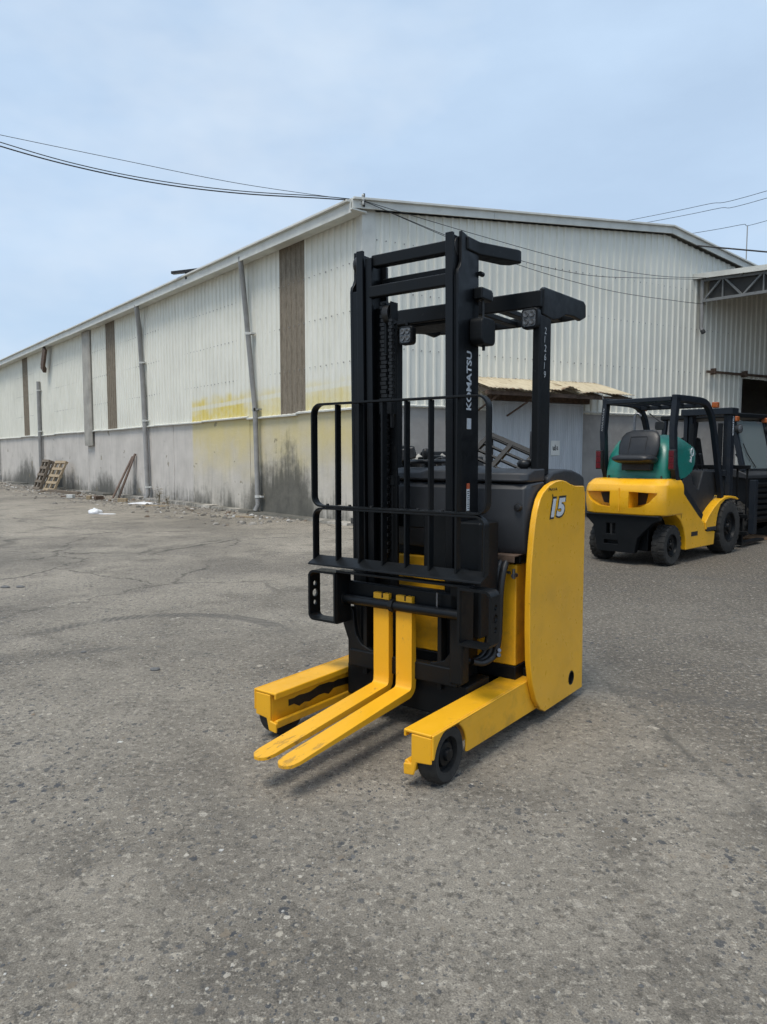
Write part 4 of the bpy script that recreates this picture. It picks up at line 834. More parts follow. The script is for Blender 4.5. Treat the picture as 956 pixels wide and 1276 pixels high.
# ------------------------------------------------------------------ yellow counterbalance forklift (local x forward, y to its left, z up)
def tyre(parent, name, c, r, w, rim_r, lugs, mat='rubber', side=-1):
    """solid-looking industrial tyre with tread blocks, rim and nuts; side = which way the visible face looks along y"""
    y0 = c[1]; prof = [(rim_r, -w/2+0.01), (r*0.90, -w/2), (r*0.965, -w/2+0.012), (r*0.975, -w/2+0.03), (r*0.975, w/2-0.03), (r*0.965, w/2-0.012), (r*0.90, w/2), (rim_r, w/2-0.01), (rim_r, -w/2+0.01)]
    o = MB().lathe(prof, c, 'y', 40).build('wheel', M['rubber'], parent, smooth=40)
    b = MB()
    for k in range(lugs):
        for sd in (-1, 1):
            a = 360/lugs*(k + (0.5 if sd > 0 else 0)); W = Matrix.Translation(c) @ Matrix.Rotation(R(a), 4, 'Y')
            hw = math.pi*r/lugs*0.60
            b.add([(-hw, sd*0.012, r*0.955), (hw, sd*0.012, r*0.955), (hw*0.9, sd*(w/2+0.003), r*0.93), (-hw*0.9, sd*(w/2+0.003), r*0.93), (-hw*0.9, sd*0.012, r), (hw*0.9, sd*0.012, r), (hw*0.8, sd*(w/2-0.008), r*0.992), (-hw*0.8, sd*(w/2-0.008), r*0.992)], [(0,1,2,3),(7,6,5,4),(0,4,5,1),(1,5,6,2),(2,6,7,3),(3,7,4,0)], W)
    b.build('tread', M['rubber'], o, smooth=None)
    s_ = side; h = w/2; q = [(rim_r+0.004, s_*h*0.86), (rim_r*0.92, s_*h*0.92), (rim_r*0.86, s_*h*0.6), (rim_r*0.55, s_*h*0.45), (rim_r*0.50, s_*h*0.62), (rim_r*0.30, s_*h*0.70), (rim_r*0.26, s_*h*0.95), (0.0, s_*h*0.98)]
    rm = MB().lathe(q, c, 'y', 30).build('rim', M['black'], o, smooth=40)
    b = MB()
    for k in range(6):
        a = R(60*k); p = (c[0]+rim_r*0.42*math.cos(a), c[1], c[2]+rim_r*0.42*math.sin(a)); b.cyl((p[0], p[1]+s_*h*0.5, p[2]), (p[0], p[1]+s_*h*0.80, p[2]), 0.014, n=6)
    b.build('wheel_nuts', M['dark_steel'], rm); return o

FO = (3.6446, 9.0793, 0.0)
fl = empty('counterbalance_forklift', FO, R(90-46.5)); tag(fl, 'yellow forklift with green hood and black seat parked beside the warehouse', 'forklift')
FW = 1.06; FC = FW/2
for y, sd in ((0.09, -1), (FW-0.09, 1)):
    tyre(fl, 'wheel', (0.10, y, 0.262), 0.262, 0.17, 0.15, 20, side=sd); tyre(fl, 'wheel', (1.86, y+0.01*sd, 0.385), 0.385, 0.23, 0.22, 24, side=sd)
# counterweight: rounded plan lofted through several heights, two intake scoops cut from its rear face
def plan(x0, x1, y0, y1, r, z):
    o = arc(x0+r, y0+r, r, 270, 180, 7) + arc(x0+r, y1-r, r, 180, 90, 7) + [(x1, y1), (x1, y0)]
    return [(x, y - 0.03*math.sin(math.pi*(y-y0)/(y1-y0))*0, z) for x, y in o]
lv = [(-0.295, -0.012, 0.655), (-0.315, -0.022, 0.672), (-0.345, -0.03, 0.80), (-0.335, -0.03, 0.985), (-0.31, -0.022, 1.04), (-0.235, 0.012, 1.10), (-0.20, 0.03, 1.112), (-0.17, 0.05, 1.115)]
rings = [plan(a, 0.30, b_, FW-b_, 0.20, z) for a, b_, z in lv]
cwo = MB().loft(rings).build('counterweight', M['yellow'], fl, 0, 50)
cuts = []
for ya, yb in ((0.03, 0.40), (FW-0.03, FW-0.40)):
    b = MB(); po = [(ya, 0.945), (ya+(yb-ya)*0.25, 0.83), (ya+(yb-ya)*0.55, 0.765), (yb, 0.745), (yb, 0.955)]
    n = len(po); vs = [(-0.6, y, z) for y, z in po] + [(-0.30 + 0.20*abs((y-ya)/(yb-ya)), y, z) for y, z in po]
    b.add(vs, [tuple(range(n)), tuple(range(2*n-1, n-1, -1))] + [(i, i+n, (i+1) % n+n, (i+1) % n) for i in range(n)])
    cuts.append(b.build('cutter', M['yellow'], fl, smooth=None))
for cobj in cuts:
    m = cwo.modifiers.new('cut', 'BOOLEAN'); m.operation = 'DIFFERENCE'; m.object = cobj; m.solver = 'EXACT'
bpy.context.view_layer.update()
me = bpy.data.meshes.new_from_object(cwo.evaluated_get(bpy.context.evaluated_depsgraph_get())); cwo.modifiers.clear(); cwo.data = me
me.shade_smooth(); me.set_sharp_from_angle(angle=R(24))
for cobj in cuts: bpy.data.objects.remove(cobj)
for ya, yb in ((0.20, 0.385), (FW-0.20, FW-0.385)):
    b = MB(); po = [(ya, 0.93), (ya+(yb-ya)*0.2, 0.80), (yb, 0.765), (yb, 0.94)]; n = 4; vs = [(-0.306+0.20*abs((y-(0.03 if ya < .5 else FW-.03))/0.37), y, z) for y, z in po] + [(-0.05, y, z) for y, z in po]
    b.add(vs, [tuple(range(n)), tuple(range(2*n-1, n-1, -1))] + [(i, i+n, (i+1) % n+n, (i+1) % n) for i in range(n)]); b.build('air_duct', M['cable'], cwo, smooth=None)
# black rear underframe with hitch pockets
pr = [(0.02, 0.66), (1.04, 0.66), (1.04, 0.60), (0.93, 0.50), (0.86, 0.16), (0.34, 0.16), (0.30, 0.36), (0.12, 0.55), (0.02, 0.60)]
pocket = [[(0.61, 0.39), (0.74, 0.39), (0.74, 0.53), (0.61, 0.53)], [(0.57, 0.26), (0.77, 0.26), (0.77, 0.31), (0.57, 0.31)]]
uf = MB().plate(pr, pocket, 'x', -0.27, -0.18).build('rear_underframe', M['black'], fl, 0.006)
MB().box(-0.18, -0.10, 0.40, 0.82, 0.17, 0.64).build('hitch_back_plate', M['cable'], uf); MB().cyl((-0.25, 0.675, 0.37), (-0.25, 0.675, 0.57), 0.016, n=10).build('hitch_pin', M['dark_steel'], uf)
MB().box(-0.10, 1.72, 0.24, FW-0.24, 0.18, 0.64).build('chassis', M['black'], fl, 0.01); MB().cyl((0.10, 0.14, 0.26), (0.10, FW-0.14, 0.26), 0.05, n=14).build('rear_axle', M['dark_steel'], fl); MB().cyl((1.86, 0.16, 0.385), (1.86, FW-0.16, 0.385), 0.11, n=16).build('front_axle', M['black'], fl)
sidep = [(0.15, 1.10), (0.22, 1.08), (0.30, 0.97), (0.55, 0.80), (0.85, 0.60), (1.04, 0.49), (1.07, 0.385), (1.40, 0.36), (1.37, 0.17), (0.47, 0.17), (0.46, 0.30), (0.40, 0.45), (0.30, 0.57), (0.15, 0.65)]
fend = [(1.07, 0.40), (1.06, 0.50), (1.16, 0.585), (1.32, 0.69), (1.50, 0.775), (1.70, 0.825), (1.90, 0.835), (2.10, 0.815), (2.20, 0.785), (2.19, 0.765), (2.06, 0.785), (1.88, 0.80), (1.70, 0.785), (1.55, 0.72), (1.46, 0.61), (1.42, 0.48), (1.405, 0.40)]
for far in (False, True):
    fy = lambda y: FW-y if far else y
    ya, yb = sorted((fy(-0.004), fy(0.24))); MB().prism(sidep, 'y', ya, yb).build('side_body', M['yellow'], fl, 0.014, 30, 3)
    ya, yb = sorted((fy(-0.012), fy(0.25))); MB().prism(fend, 'y', ya, yb).build('front_fender', M['yellow'], fl, 0.010, 40)
    ya, yb = sorted((fy(-0.022), fy(0.20))); MB().box(1.10, 1.40, ya, yb, 0.372, 0.43).build('step', M['cable'], fl, 0.01)
    # guard posts: rear post runs down into the body line, front post rakes forward
    yy = fy(0.045)
    b = MB().bar([(0.16, yy, 2.165), (0.10, yy, 1.75), (0.125, yy, 1.48), (0.14, yy, 1.30), (0.22, yy, 1.10), (0.55, yy, 0.86), (1.00, yy, 0.57)], 0.07, 0.105, (0, 1, 0)); gp = b.build('guard_rear_post', M['navy'], fl, 0.010)
    pf = spline([(0.10, yy, 2.145), (0.60, yy, 2.15), (0.98, yy, 2.135), (1.16, yy, 2.05), (1.31, yy, 1.86), (1.50, yy, 1.35), (1.66, yy, 0.86), (1.70, yy, 0.62)], 4)
    MB().bar(pf, 0.07, 0.085, (0, 1, 0)).build('guard_front_post', M['navy'], fl, 0.010)
    tl = MB().box(0.015, 0.075, *sorted((fy(-0.02), fy(0.06))), 1.23, 1.49).build('tail_light', M['cable'], fl, 0.008)
    for z0, z1, mm in ((1.40, 1.475, 'lens_red'), (1.32, 1.395, 'lens_red'), (1.245, 1.315, 'lens_orange')): MB().box(0.006, 0.02, *sorted((fy(-0.014), fy(0.054))), z0, z1).build('lens', M[mm] if mm != 'lens_orange' else M['lens_red'], tl, 0.003)
    ti = MB().box(1.26, 1.34, *sorted((fy(-0.03), fy(0.05))), 2.07, 2.15).build('turn_signal', M['lens_orange'], fl, 0.012)
# writing on the far rear post
b = MB(); z = 2.05
for k in range(7):
    y = FW-0.045; x = 0.0615 + (2.165-z)*0.0; xs_ = 0.16-0.0525-(2.165-z)*0.145 - 0.004
    b.tube([(xs_, y+0.012, z), (xs_, y-0.012, z-0.006), (xs_-0.002, y+0.01, z-0.026), (xs_-0.003, y-0.012, z-0.030)], 0.0028, 4); z -= 0.045
b.build('pen_number', M['chalk'], fl)
MB().box(0.08, 0.19, 0.08, FW-0.08, 2.105, 2.165).build('guard_rear_beam', M['navy'], fl, 0.012); MB().box(1.06, 1.15, 0.08, FW-0.08, 2.07, 2.13).build('guard_front_beam', M['navy'], fl, 0.012)
for k in range(5): y = 0.20+k*0.165; MB().box(0.19, 1.06, y-0.022, y+0.022, 2.115, 2.14).build('guard_slat', M['navy'], fl, 0.006)
# green hood: lofted rings along x, rounded shoulders, bulging forward end
def hring(x, y0, y1, z0, z1, r):
    return [(x, y, z) for y, z in arc(y1-r, z1-r, r, 0, 90, 5) + arc(y0+r, z1-r, r, 90, 180, 5)] + [(x, y0, z0), (x, y1, z0)]
hr = [hring(0.06, 0.13, 0.93, 1.10, 1.20, 0.06), hring(0.075, 0.12, 0.94, 1.10, 1.28, 0.10), hring(0.15, 0.10, 0.96, 1.10, 1.50, 0.16), hring(0.26, 0.10, 0.96, 1.10, 1.645, 0.20), hring(0.42, 0.10, 0.96, 1.10, 1.69, 0.20), hring(0.62, 0.10, 0.96, 1.12, 1.685, 0.20), hring(0.82, 0.10, 0.96, 1.20, 1.63, 0.20), hring(0.96, 0.12, 0.94, 1.32, 1.56, 0.11), hring(1.03, 0.16, 0.90, 1.42, 1.50, 0.035)]
hd = MB().loft(hr).build('hood', M['green'], fl, 0, 50)
b = MB(); cx_, cz_ = 0.80, 1.46
b.tube([(cx_+0.040*math.cos(R(a)), 0.097, cz_+0.052*math.sin(R(a))) for a in range(0, 361, 20)], 0.008, 6).tube([(cx_-0.06, 0.097, cz_-0.13), (cx_-0.02, 0.097, cz_-0.06), (cx_-0.02, 0.097, cz_-0.14)], 0.007, 6).tube([(cx_-0.05, 0.097, cz_-0.06), (cx_-0.005, 0.097, cz_-0.10)], 0.006, 6)
b.build('emblem', M['white_mark'], hd)
MB().box(0.055, 0.30, 0.12, 0.94, 1.08, 1.115).build('hood_sill', M['cable'], hd, 0.01)
for ya, yb, zz in ((0.02, FW-0.02, 0.650),): MB().box(-0.305, 0.14, ya, yb, zz-0.006, zz+0.006).build('shadow_gap', M['cable'], cwo)
MB().box(-0.346, -0.339, FC-0.006, FC+0.006, 0.70, 1.0).build('casting_seam', M['yellow_worn'], cwo)
for y in (0.40, FW-0.40): MB().cyl((-0.10, y, 1.108), (-0.10, y, 1.120), 0.022, n=14).build('lifting_eye_plug', M['cable'], cwo)
for y in (0.16, FW-0.16): MB().cyl((0.052, y, 1.115), (0.052, y, 1.15), 0.012, n=8).build('hood_hinge', M['dark_steel'], hd)
MB().box(0.30, 0.305, -0.0065, -0.003, 0.60, 0.95).build('panel_gap', M['cable'], fl)
MB().box(0.62, 0.82, -0.0065, -0.003, 0.34, 0.40).build('model_plate', M['ink'], fl)
# seat: backrest with piping grooves, cushion
def pad(x, y0, y1, z0, z1, n=8):
    return None
rings = []
for z, x, w, th in ((1.36, 0.02, 0.25, 0.10), (1.45, 0.03, 0.275, 0.11), (1.56, 0.06, 0.285, 0.10), (1.66, 0.095, 0.265, 0.09), (1.72, 0.12, 0.22, 0.075), (1.75, 0.14, 0.13, 0.05)):
    rings.append([(x + th*math.sin(a)*0.5, 0.475 + w*math.copysign(abs(math.cos(a))**0.6, math.cos(a)), z) for a in [2*math.pi*k/20 for k in range(20)]])
seat = MB().loft(rings).build('seat_backrest', M['vinyl'], fl, 0, 60)
rings = []
for x, z, w, th in ((-0.22, 1.365, 0.20, 0.03), (-0.20, 1.375, 0.25, 0.08), (-0.10, 1.37, 0.275, 0.115), (0.02, 1.36, 0.275, 0.12), (0.10, 1.36, 0.24, 0.10)):
    rings.append([(x, 0.475 + w*math.copysign(abs(math.cos(a))**0.55, math.cos(a)), z + th*0.5*math.sin(a)*(1+0.25*abs(math.cos(a)))) for a in [2*math.pi*k/20 for k in range(20)]])
MB().loft(rings).build('seat_cushion', M['vinyl'], fl, 0, 60)
b = MB()
for y in (0.36, 0.59): b.tube([(-0.024, y, 1.44), (0.006, y, 1.56), (0.048, y, 1.66)], 0.004, 6)
b.tube([(0.048, 0.36, 1.66), (0.046, 0.475, 1.662), (0.048, 0.59, 1.66)], 0.004, 6); b.build('piping', M['cable'], seat)
MB().box(-0.02, 0.16, 0.28, 0.68, 1.22, 1.31).build('seat_base', M['cable'], fl, 0.01)
# footwell, cowl, steering column, levers, pipe
ft = [(0.62, 1.14), (0.46, 1.02), (0.95, 0.66), (1.10, 0.52), (1.30, 0.56), (1.68, 0.90), (1.76, 1.08), (1.66, 1.19), (1.20, 1.21), (1.06, 0.95), (0.90, 1.02), (0.80, 1.18)]
MB().prism(ft, 'y', 0.10, FW-0.10).build('footwell', M['cable'], fl, 0.02)
b = MB().cyl((1.50, 0.58, 1.15), (1.22, 0.58, 1.52), 0.03, n=12); sc_ = b.build('steering_column', M['black'], fl)
W = Matrix.Translation((1.21, 0.58, 1.53)) @ Matrix.Rotation(R(-37), 4, 'Y'); b = MB().tube([tuple(W @ Vector((0.16*math.cos(R(a)), 0.16*math.sin(R(a)), 0))) for a in range(0, 361, 15)], 0.014, 8); b.tube([tuple(W @ Vector((0.16, 0, 0))), tuple(W @ Vector((-0.16, 0, 0)))], 0.01, 6); b.build('steering_wheel', M['cable'], sc_, smooth=60)
for k in range(3): MB().tube([(1.50, 0.24+k*0.07, 1.18), (1.42, 0.24+k*0.07, 1.38), (1.40, 0.24+k*0.07, 1.44)], [0.008, 0.008, 0.018], 8).build('control_lever', M['cable'], fl)
MB().tube(spline([(0.55, 0.80, 1.66), (0.55, 0.80, 1.95), (0.57, 0.76, 1.99), (0.57, 0.72, 1.95)], 4), 0.018, 8).build('grab_rail', M['steel'], fl, smooth=60)
mo = MB().cyl((1.10, 0.86, 2.02), (1.10, 0.70, 1.90), 0.01, n=6); mo = mo.build('mirror_arm', M['cable'], fl); MB().prism(rrect(0.62, 0.76, 1.78, 1.90, 0.03), 'x', 1.06, 1.09).build('mirror', M['cable'], mo, 0.01)
# mast with rails, cylinders, cross heads, backrest and forks
for y in (0.20, FW-0.20):
    ml = MB().box(2.30, 2.44, y-0.03, y+0.03, 0.10, 2.10).build('mast_rail', M['navy'], fl, 0.006)
    MB().box(2.33, 2.47, y-0.03 + (0.065 if y < .5 else -0.065), y+0.03 + (0.065 if y < .5 else -0.065), 0.14, 2.06).build('inner_rail', M['navy'], ml, 0.006)
    MB().cyl((2.28, y + (0.12 if y < .5 else -0.12), 0.2), (2.28, y + (0.12 if y < .5 else -0.12), 1.9), 0.035, n=12).build('lift_cylinder', M['black'], fl)
text('brand_lettering', 'KOMATSU', M['white_mark'], fl, (2.40, 0.1695, 1.72), (0, 0, 1), (-1, 0, 0), 0.28, 0.055, 0.04, 0.0, 0.001)
MB().box(2.25, 2.50, 0.14, FW-0.14, 2.03, 2.13).build('mast_head', M['navy'], fl, 0.01); MB().box(2.30, 2.40, 0.2, FW-0.2, 1.10, 1.20).build('mast_cross_tie', M['navy'], fl, 0.01); MB().box(2.30, 2.40, 0.2, FW-0.2, 0.25, 0.40).build('mast_cross_tie', M['navy'], fl, 0.01)
for k in range(8): y = 0.03+k*0.1430; MB().box(2.60, 2.635, y-0.010, y+0.010, 0.42, 1.22).build('backrest_bar', M['black'], fl)
for z in (0.20, 0.46, 1.21): MB().box(2.58, 2.64, -0.01, FW+0.01, z, z+0.06).build('carriage_bar', M['black'], fl, 0.006)
for y in (0.14, FW-0.14):
    MB().box(2.64, 2.68, y-0.06, y+0.06, 0.07, 0.55).box(2.64, 3.6, y-0.06, y+0.06, 0.04, 0.08).build('fork', M['black'], fl, 0.006)

# ------------------------------------------------------------------ dark forklift behind it, its cab turned to the camera
dk = empty('cab_forklift', (6.20, 12.35, 0), R(90-145)); tag(dk, 'black forklift with a raked glass windscreen at the workshop door', 'forklift')
for y, sd in ((-0.50, -1), (0.50, 1)): tyre(dk, 'wheel', (0.05, y, 0.34), 0.34, 0.22, 0.2, 22, side=sd); tyre(dk, 'wheel', (-1.55, y, 0.28), 0.28, 0.18, 0.16, 20, side=sd)
MB().prism([(-1.95, 0.35), (-1.95, 1.0), (-1.8, 1.12), (-1.35, 1.12), (-1.1, 0.62), (-0.4, 0.62), (-0.25, 1.10), (0.12, 1.14), (0.34, 1.06), (0.38, 0.30), (-1.7, 0.26)], 'y', -0.40, 0.40).build('chassis', M['black'], dk, 0.02)
MB().prism([(-0.25, 1.08), (-0.20, 1.17), (0.12, 1.20), (0.36, 1.10), (0.36, 1.03)], 'y', -0.53, 0.53).build('cowl', M['cable'], dk, 0.02)
for k in range(7): z = 0.36+k*0.092; MB().box(0.385, 0.47-0.012*(k % 2), -0.50+0.02*(k % 3), 0.50-0.015*(k % 2), z, z+0.055).build('front_slat', M['black'], dk, 0.010)
for y in (-0.52, 0.52): MB().box(0.40, 0.50, y-0.05, y+0.05, 0.14, 1.02).build('front_upright', M['navy'], dk, 0.01)
for y in (-0.48, 0.48):
    MB().bar([(0.24, y, 1.16), (0.02, y, 2.05)], 0.07, 0.08, (0, 1, 0)).build('guard_front_post', M['navy'], dk, 0.01); MB().bar([(-1.30, y, 1.10), (-1.22, y, 2.05)], 0.07, 0.08, (0, 1, 0)).build('guard_rear_post', M['navy'], dk, 0.01)
    ti = MB().box(0.03, 0.13, y-0.05, y+0.05, 1.98, 2.07).build('turn_signal', M['lens_orange'], dk, 0.02)
    hl = MB().lathe([(0.0, -0.05), (0.05, -0.05), (0.075, 0.0), (0.075, 0.03), (0.0, 0.03)], (0.14, y, 1.86), 'x', 18).build('headlight', M['cable'], dk, smooth=40); MB().lathe([(0.0, 0.045), (0.05, 0.04), (0.068, 0.031), (0.0, 0.031)], (0.14, y, 1.86), 'x', 18).build('lens', M['lens_white'], hl, smooth=60)
MB().box(-1.30, 0.10, -0.53, 0.53, 2.05, 2.13).build('cab_roof', M['black'], dk, 0.02)
ws = MB().add([(0.235, -0.44, 1.20), (0.235, 0.44, 1.20), (0.045, 0.44, 2.0), (0.045, -0.44, 2.0), (0.228, -0.44, 1.198), (0.228, 0.44, 1.198), (0.038, 0.44, 1.998), (0.038, -0.44, 1.998)], [(0,1,2,3),(7,6,5,4),(0,4,5,1),(1,5,6,2),(2,6,7,3),(3,7,4,0)]).build('windscreen', M['glass'], dk)
MB().tube([(0.25, -0.1, 1.22), (0.205, -0.30, 1.45), (0.16, -0.36, 1.62)], 0.008, 6).build('wiper', M['cable'], dk)
for y, z in ((0.10, 1.86), (0.16, 1.70)): MB().lathe([(0.0, 0.0), (0.06, 0.0), (0.07, 0.015), (0.0, 0.03)], (-0.03, y, z), 'x', 18).build('inside_mirror', M['cable'], dk, smooth=40)
MB().prism([(-0.95, 1.12), (-0.95, 1.25), (-0.50, 1.25), (-0.50, 1.12)], 'y', -0.25, 0.25).build('seat_cushion', M['vinyl'], dk, 0.04); MB().prism([(-1.0, 1.22), (-1.08, 1.75), (-0.96, 1.75), (-0.86, 1.22)], 'y', -0.25, 0.25).build('seat_backrest', M['vinyl'], dk, 0.04)
MB().tube([(0.05, 0, 1.18), (-0.15, 0, 1.45)], 0.025, 8).build('steering_column', M['cable'], dk)
bd = empty('board', (6.55, 12.35, 0), R(25)); tag(bd, 'tan wooden board lying on the ground by the black forklift', 'board')
for k in range(3): MB().box(-0.55, 1.6, -0.28+k*0.19, -0.10+k*0.19, 0.004, 0.035).build('plank', M['board'], bd, 0.004)

# ------------------------------------------------------------------ kerb strip and litter along the long wall
q = 0.2
while q < 30:
    ln = random.uniform(1.6, 2.6); o = MB(); w = random.uniform(0.26, 0.40); hh = random.uniform(0.045, 0.10)
    n = 6; top = [(q + ln*i/n, w + random.uniform(-0.05, 0.05)) for i in range(n+1)]
    vs = [(x, 0.004, -0.05) for x, y in top] + [(x, 0.004, hh) for x, y in top] + [(x, y-0.03, hh*0.9) for x, y in top] + [(x, y, -0.05) for x, y in top]; k = n+1
    fs = []
    for i in range(n): fs += [(k+i, k+i+1, 2*k+i+1, 2*k+i), (2*k+i, 2*k+i+1, 3*k+i+1, 3*k+i)]
    fs += [(0, k, 2*k, 3*k), (k-1, 4*k-1, 3*k-1, 2*k-1)]
    o.add(vs, fs); o = o.build('kerb', M['dadoL'], None, 0, 30); o.location = W0; o.rotation_euler.z = RZ1; tag(o, kind='structure'); q += ln+0.01
    if 13 < q < 14: q += 1.2
def at_wall(s_, off, z=0.0): v = W0 + d1*s_ + Vector((-d2.x*0, 0, 0)); n_ = Matrix.Rotation(RZ1, 3, 'Z') @ Vector((0, off, 0)); return v + n_ + Vector((0, 0, z))

def pallet(loc, rz, lean, mat, label, layers):
    e = empty('pallet', loc); e.rotation_euler = (R(lean), 0, rz); tag(e, label, 'pallet', 'pallets leaning on the long wall')
    L_, W_ = 1.35, 1.05                                    # stands on its edge: local z up the deck, local y its depth
    for k in range(layers):
        y0 = k*0.15
        for i in range(5): z = 0.02 + i*(L_-0.12)/4; MB().box(-W_/2, W_/2, y0, y0+0.022, z, z+0.11).build('deck_board', mat, e, 0.002)
        for i in range(3): x = -W_/2 + i*(W_-0.09)/2; MB().box(x, x+0.09, y0+0.022, y0+0.10, 0, L_).build('bearer', mat, e, 0.002)
        for i in range(3): z = 0.02 + i*(L_-0.12)/2; MB().box(-W_/2, W_/2, y0+0.10, y0+0.122, z, z+0.10).build('base_board', mat, e, 0.002)
    return e
pallet(at_wall(21.6, 1.0, 0.0), RZ1+math.pi, -20, M['wood_old'], 'grey weathered double pallet leaning on the long wall', 2)
pallet(at_wall(19.9, 0.95, 0.0), RZ1+math.pi+0.12, -25, M['wood_new'], 'pale wooden pallet leaning right of the grey pallets', 1)
for s_, off, dx, ln, lab in ((12.75, 0.55, -0.28, 1.70, 'longer brown plank leaning on the wall left of the drain pipe'), (12.75, 0.75, -0.05, 1.6, 'shorter brown plank leaning on the wall left of the drain pipe')):
    a = at_wall(s_, off); b_ = at_wall(s_+dx, 0.05, ln*0.88); o = MB(); dv = b_-a
    sd = d1.copy(); o.bar([a, b_], 0.13, 0.035, sd); tag(o.build('plank', M['wood_red'], None, 0.003), lab, 'plank', 'planks leaning on the wall')
# white plastic bag and crumpled sheet
def crumple(name, loc, rx, ry, rz_, seed, mat, lab, cat, flat=0.0):
    rnd = random.Random(seed); bm = bmesh.new(); bmesh.ops.create_icosphere(bm, subdivisions=3, radius=1.0)
    for v in bm.verts:
        k = 1 + 0.22*math.sin(v.co.x*5+seed)*math.cos(v.co.y*4.3+1.7*seed) + rnd.uniform(-0.10, 0.10)
        v.co = Vector((v.co.x*rx*k, v.co.y*ry*k, max(-0.25, v.co.z)*rz_*k + 0.25*rz_))
    me = bpy.data.meshes.new(name); bm.to_mesh(me); bm.free(); me.shade_smooth(); me.materials.append(mat)
    o = bpy.data.objects.new(name, me); col.objects.link(o); o.location = loc; tag(o, lab, cat); return o
crumple('plastic_bag', (-7.1, 17.63, 0.0), 0.15, 0.12, 0.10, 3, M['bag'], 'white plastic bag lying on the open concrete', 'bag')
crumple('plastic_sheet', (-7.15, 21.3, 0.0), 0.42, 0.22, 0.04, 5, M['bag'], 'flat white plastic sheet at the foot of the second drain pipe', 'sheet')
crumple('paper_scrap', (-6.75, 17.45, 0.0), 0.22, 0.05, 0.015, 8, M['bag'], 'thin white scrap just right of the plastic bag', 'litter')
crumple('paper_scrap', (-0.28, 5.62+1.2, 0.0), 0.06, 0.025, 0.008, 9, M['bag'], 'small white scrap left of the reach truck', 'litter')
for i, (x, y, lab) in enumerate(((-8.05, 22.1, 'pale wooden block by the foot of the leaning planks'), (-9.3, 23.4, 'rusty brown block between pallets and leaning planks'), (-9.7, 23.6, 'pale block left of the rusty brown block'), (-10.6, 24.3, 'pale broken brick nearest the pale pallet'))):
    b = MB(); b.box(-0.14, 0.14, -0.07, 0.07, 0, 0.12); o = b.build('wood_block' if i in (0, 2) else 'brick', [M['wood_new'], M['rusty_steel'], M['wood_new'], M['pvc']][i], None, 0.012); o.location = (x, y, 0); o.rotation_euler.z = i*0.9; tag(o, lab, 'block')
b = MB().box(-1.6, 1.6, -0.07, 0.07, 0.0, 0.11); o = b.build('timber_beam', M['wood_old'], None, 0.01); o.location = at_wall(17.4, 1.0); o.rotation_euler.z = RZ1+0.06; tag(o, 'long grey timber beam lying along the foot of the wall', 'beam')
for i, (s_, off, ln, an_, m_, lab) in enumerate(((8.2, 1.1, 0.9, 0.5, 'wood_new', 'pale stick lying among the rubble right of the second drain pipe'), (6.4, 0.9, 1.3, -0.3, 'wood_old', 'grey batten lying in the rubble between the two nearest drain pipes'), (14.6, 1.2, 1.4, 0.9, 'wood_red', 'brown batten on the ground left of the leaning planks'), (19.2, 1.3, 1.2, -0.5, 'wood_old', 'grey batten on the ground right of the pale pallet'), (3.3, 0.95, 0.5, 0.4, 'wood_new', 'short pale stick right of the nearest drain pipe'))):
    o = MB().box(-ln/2, ln/2, -0.03, 0.03, 0.0, 0.035).build('batten', M[m_], None, 0.003); o.location = at_wall(s_, off); o.rotation_euler.z = RZ1+an_; tag(o, lab, 'batten')
# broken lumps fallen from the wall: nobody could count them
def stones(name, pts_, mat, lab, cat):
    vs = []; fs = []
    for (x, y, r, fl_) in pts_:
        o = len(vs); n = random.choice((5, 6, 7)); a0 = random.uniform(0, 6.28); el = random.uniform(0.55, 1.0); rot = random.uniform(0, 3.14)
        for lev, k in ((-0.3, 1.0), (0.45, 0.92), (1.0, 0.5)):
            for i in range(n):
                a = a0 + 6.283*i/n; rr = r*k*random.uniform(0.78, 1.12); px, py = rr*math.cos(a), rr*el*math.sin(a)
                vs.append((x + px*math.cos(rot)-py*math.sin(rot), y + px*math.sin(rot)+py*math.cos(rot), max(-0.01, lev*r*fl_*random.uniform(0.8, 1.15))))
        for lv_ in (0, 1): fs += [(o+lv_*n+i, o+lv_*n+(i+1) % n, o+(lv_+1)*n+(i+1) % n, o+(lv_+1)*n+i) for i in range(n)]
        fs.append(tuple(o+2*n+i for i in range(n)))
    me = bpy.data.meshes.new(name); me.from_pydata(vs, [], fs); me.materials.append(mat); o = bpy.data.objects.new(name, me); col.objects.link(o); tag(o, lab, cat, kind='stuff'); return o
def speck_mat(name, stops):
    t = NT(name); g = t.n('NewGeometry'); r = t.n('ValToRGB'); r.color_ramp.interpolation = 'CONSTANT'; t.L(g.outputs['Random Per Island'], r.inputs[0]); e = r.color_ramp.elements
    e[0].position = 0; e[0].color = stops[0][1] + (1,); e[1].position = stops[1][0]; e[1].color = stops[1][1] + (1,)
    for p, c_ in stops[2:]: e.new(p).color = c_ + (1,)
    t.base(t.mix(t.rng(t.noise(60, 3), 0.3, 0.7, 0, 0.5), r.outputs[0], (0.2, 0.19, 0.17))); t.rough(0.85); return t.m
M['gravel'] = speck_mat('loose_gravel', [(0, (0.060, 0.063, 0.070)), (0.42, (0.11, 0.112, 0.115)), (0.62, (0.19, 0.18, 0.165)), (0.78, (0.24, 0.18, 0.12)), (0.86, (0.40, 0.38, 0.34)), (0.95, (0.60, 0.58, 0.53))])
M['rubble'] = speck_mat('plaster_rubble', [(0, (0.20, 0.18, 0.155)), (0.35, (0.11, 0.10, 0.085)), (0.55, (0.32, 0.29, 0.25)), (0.80, (0.17, 0.12, 0.08)), (0.90, (0.55, 0.54, 0.52))])
P_ = []
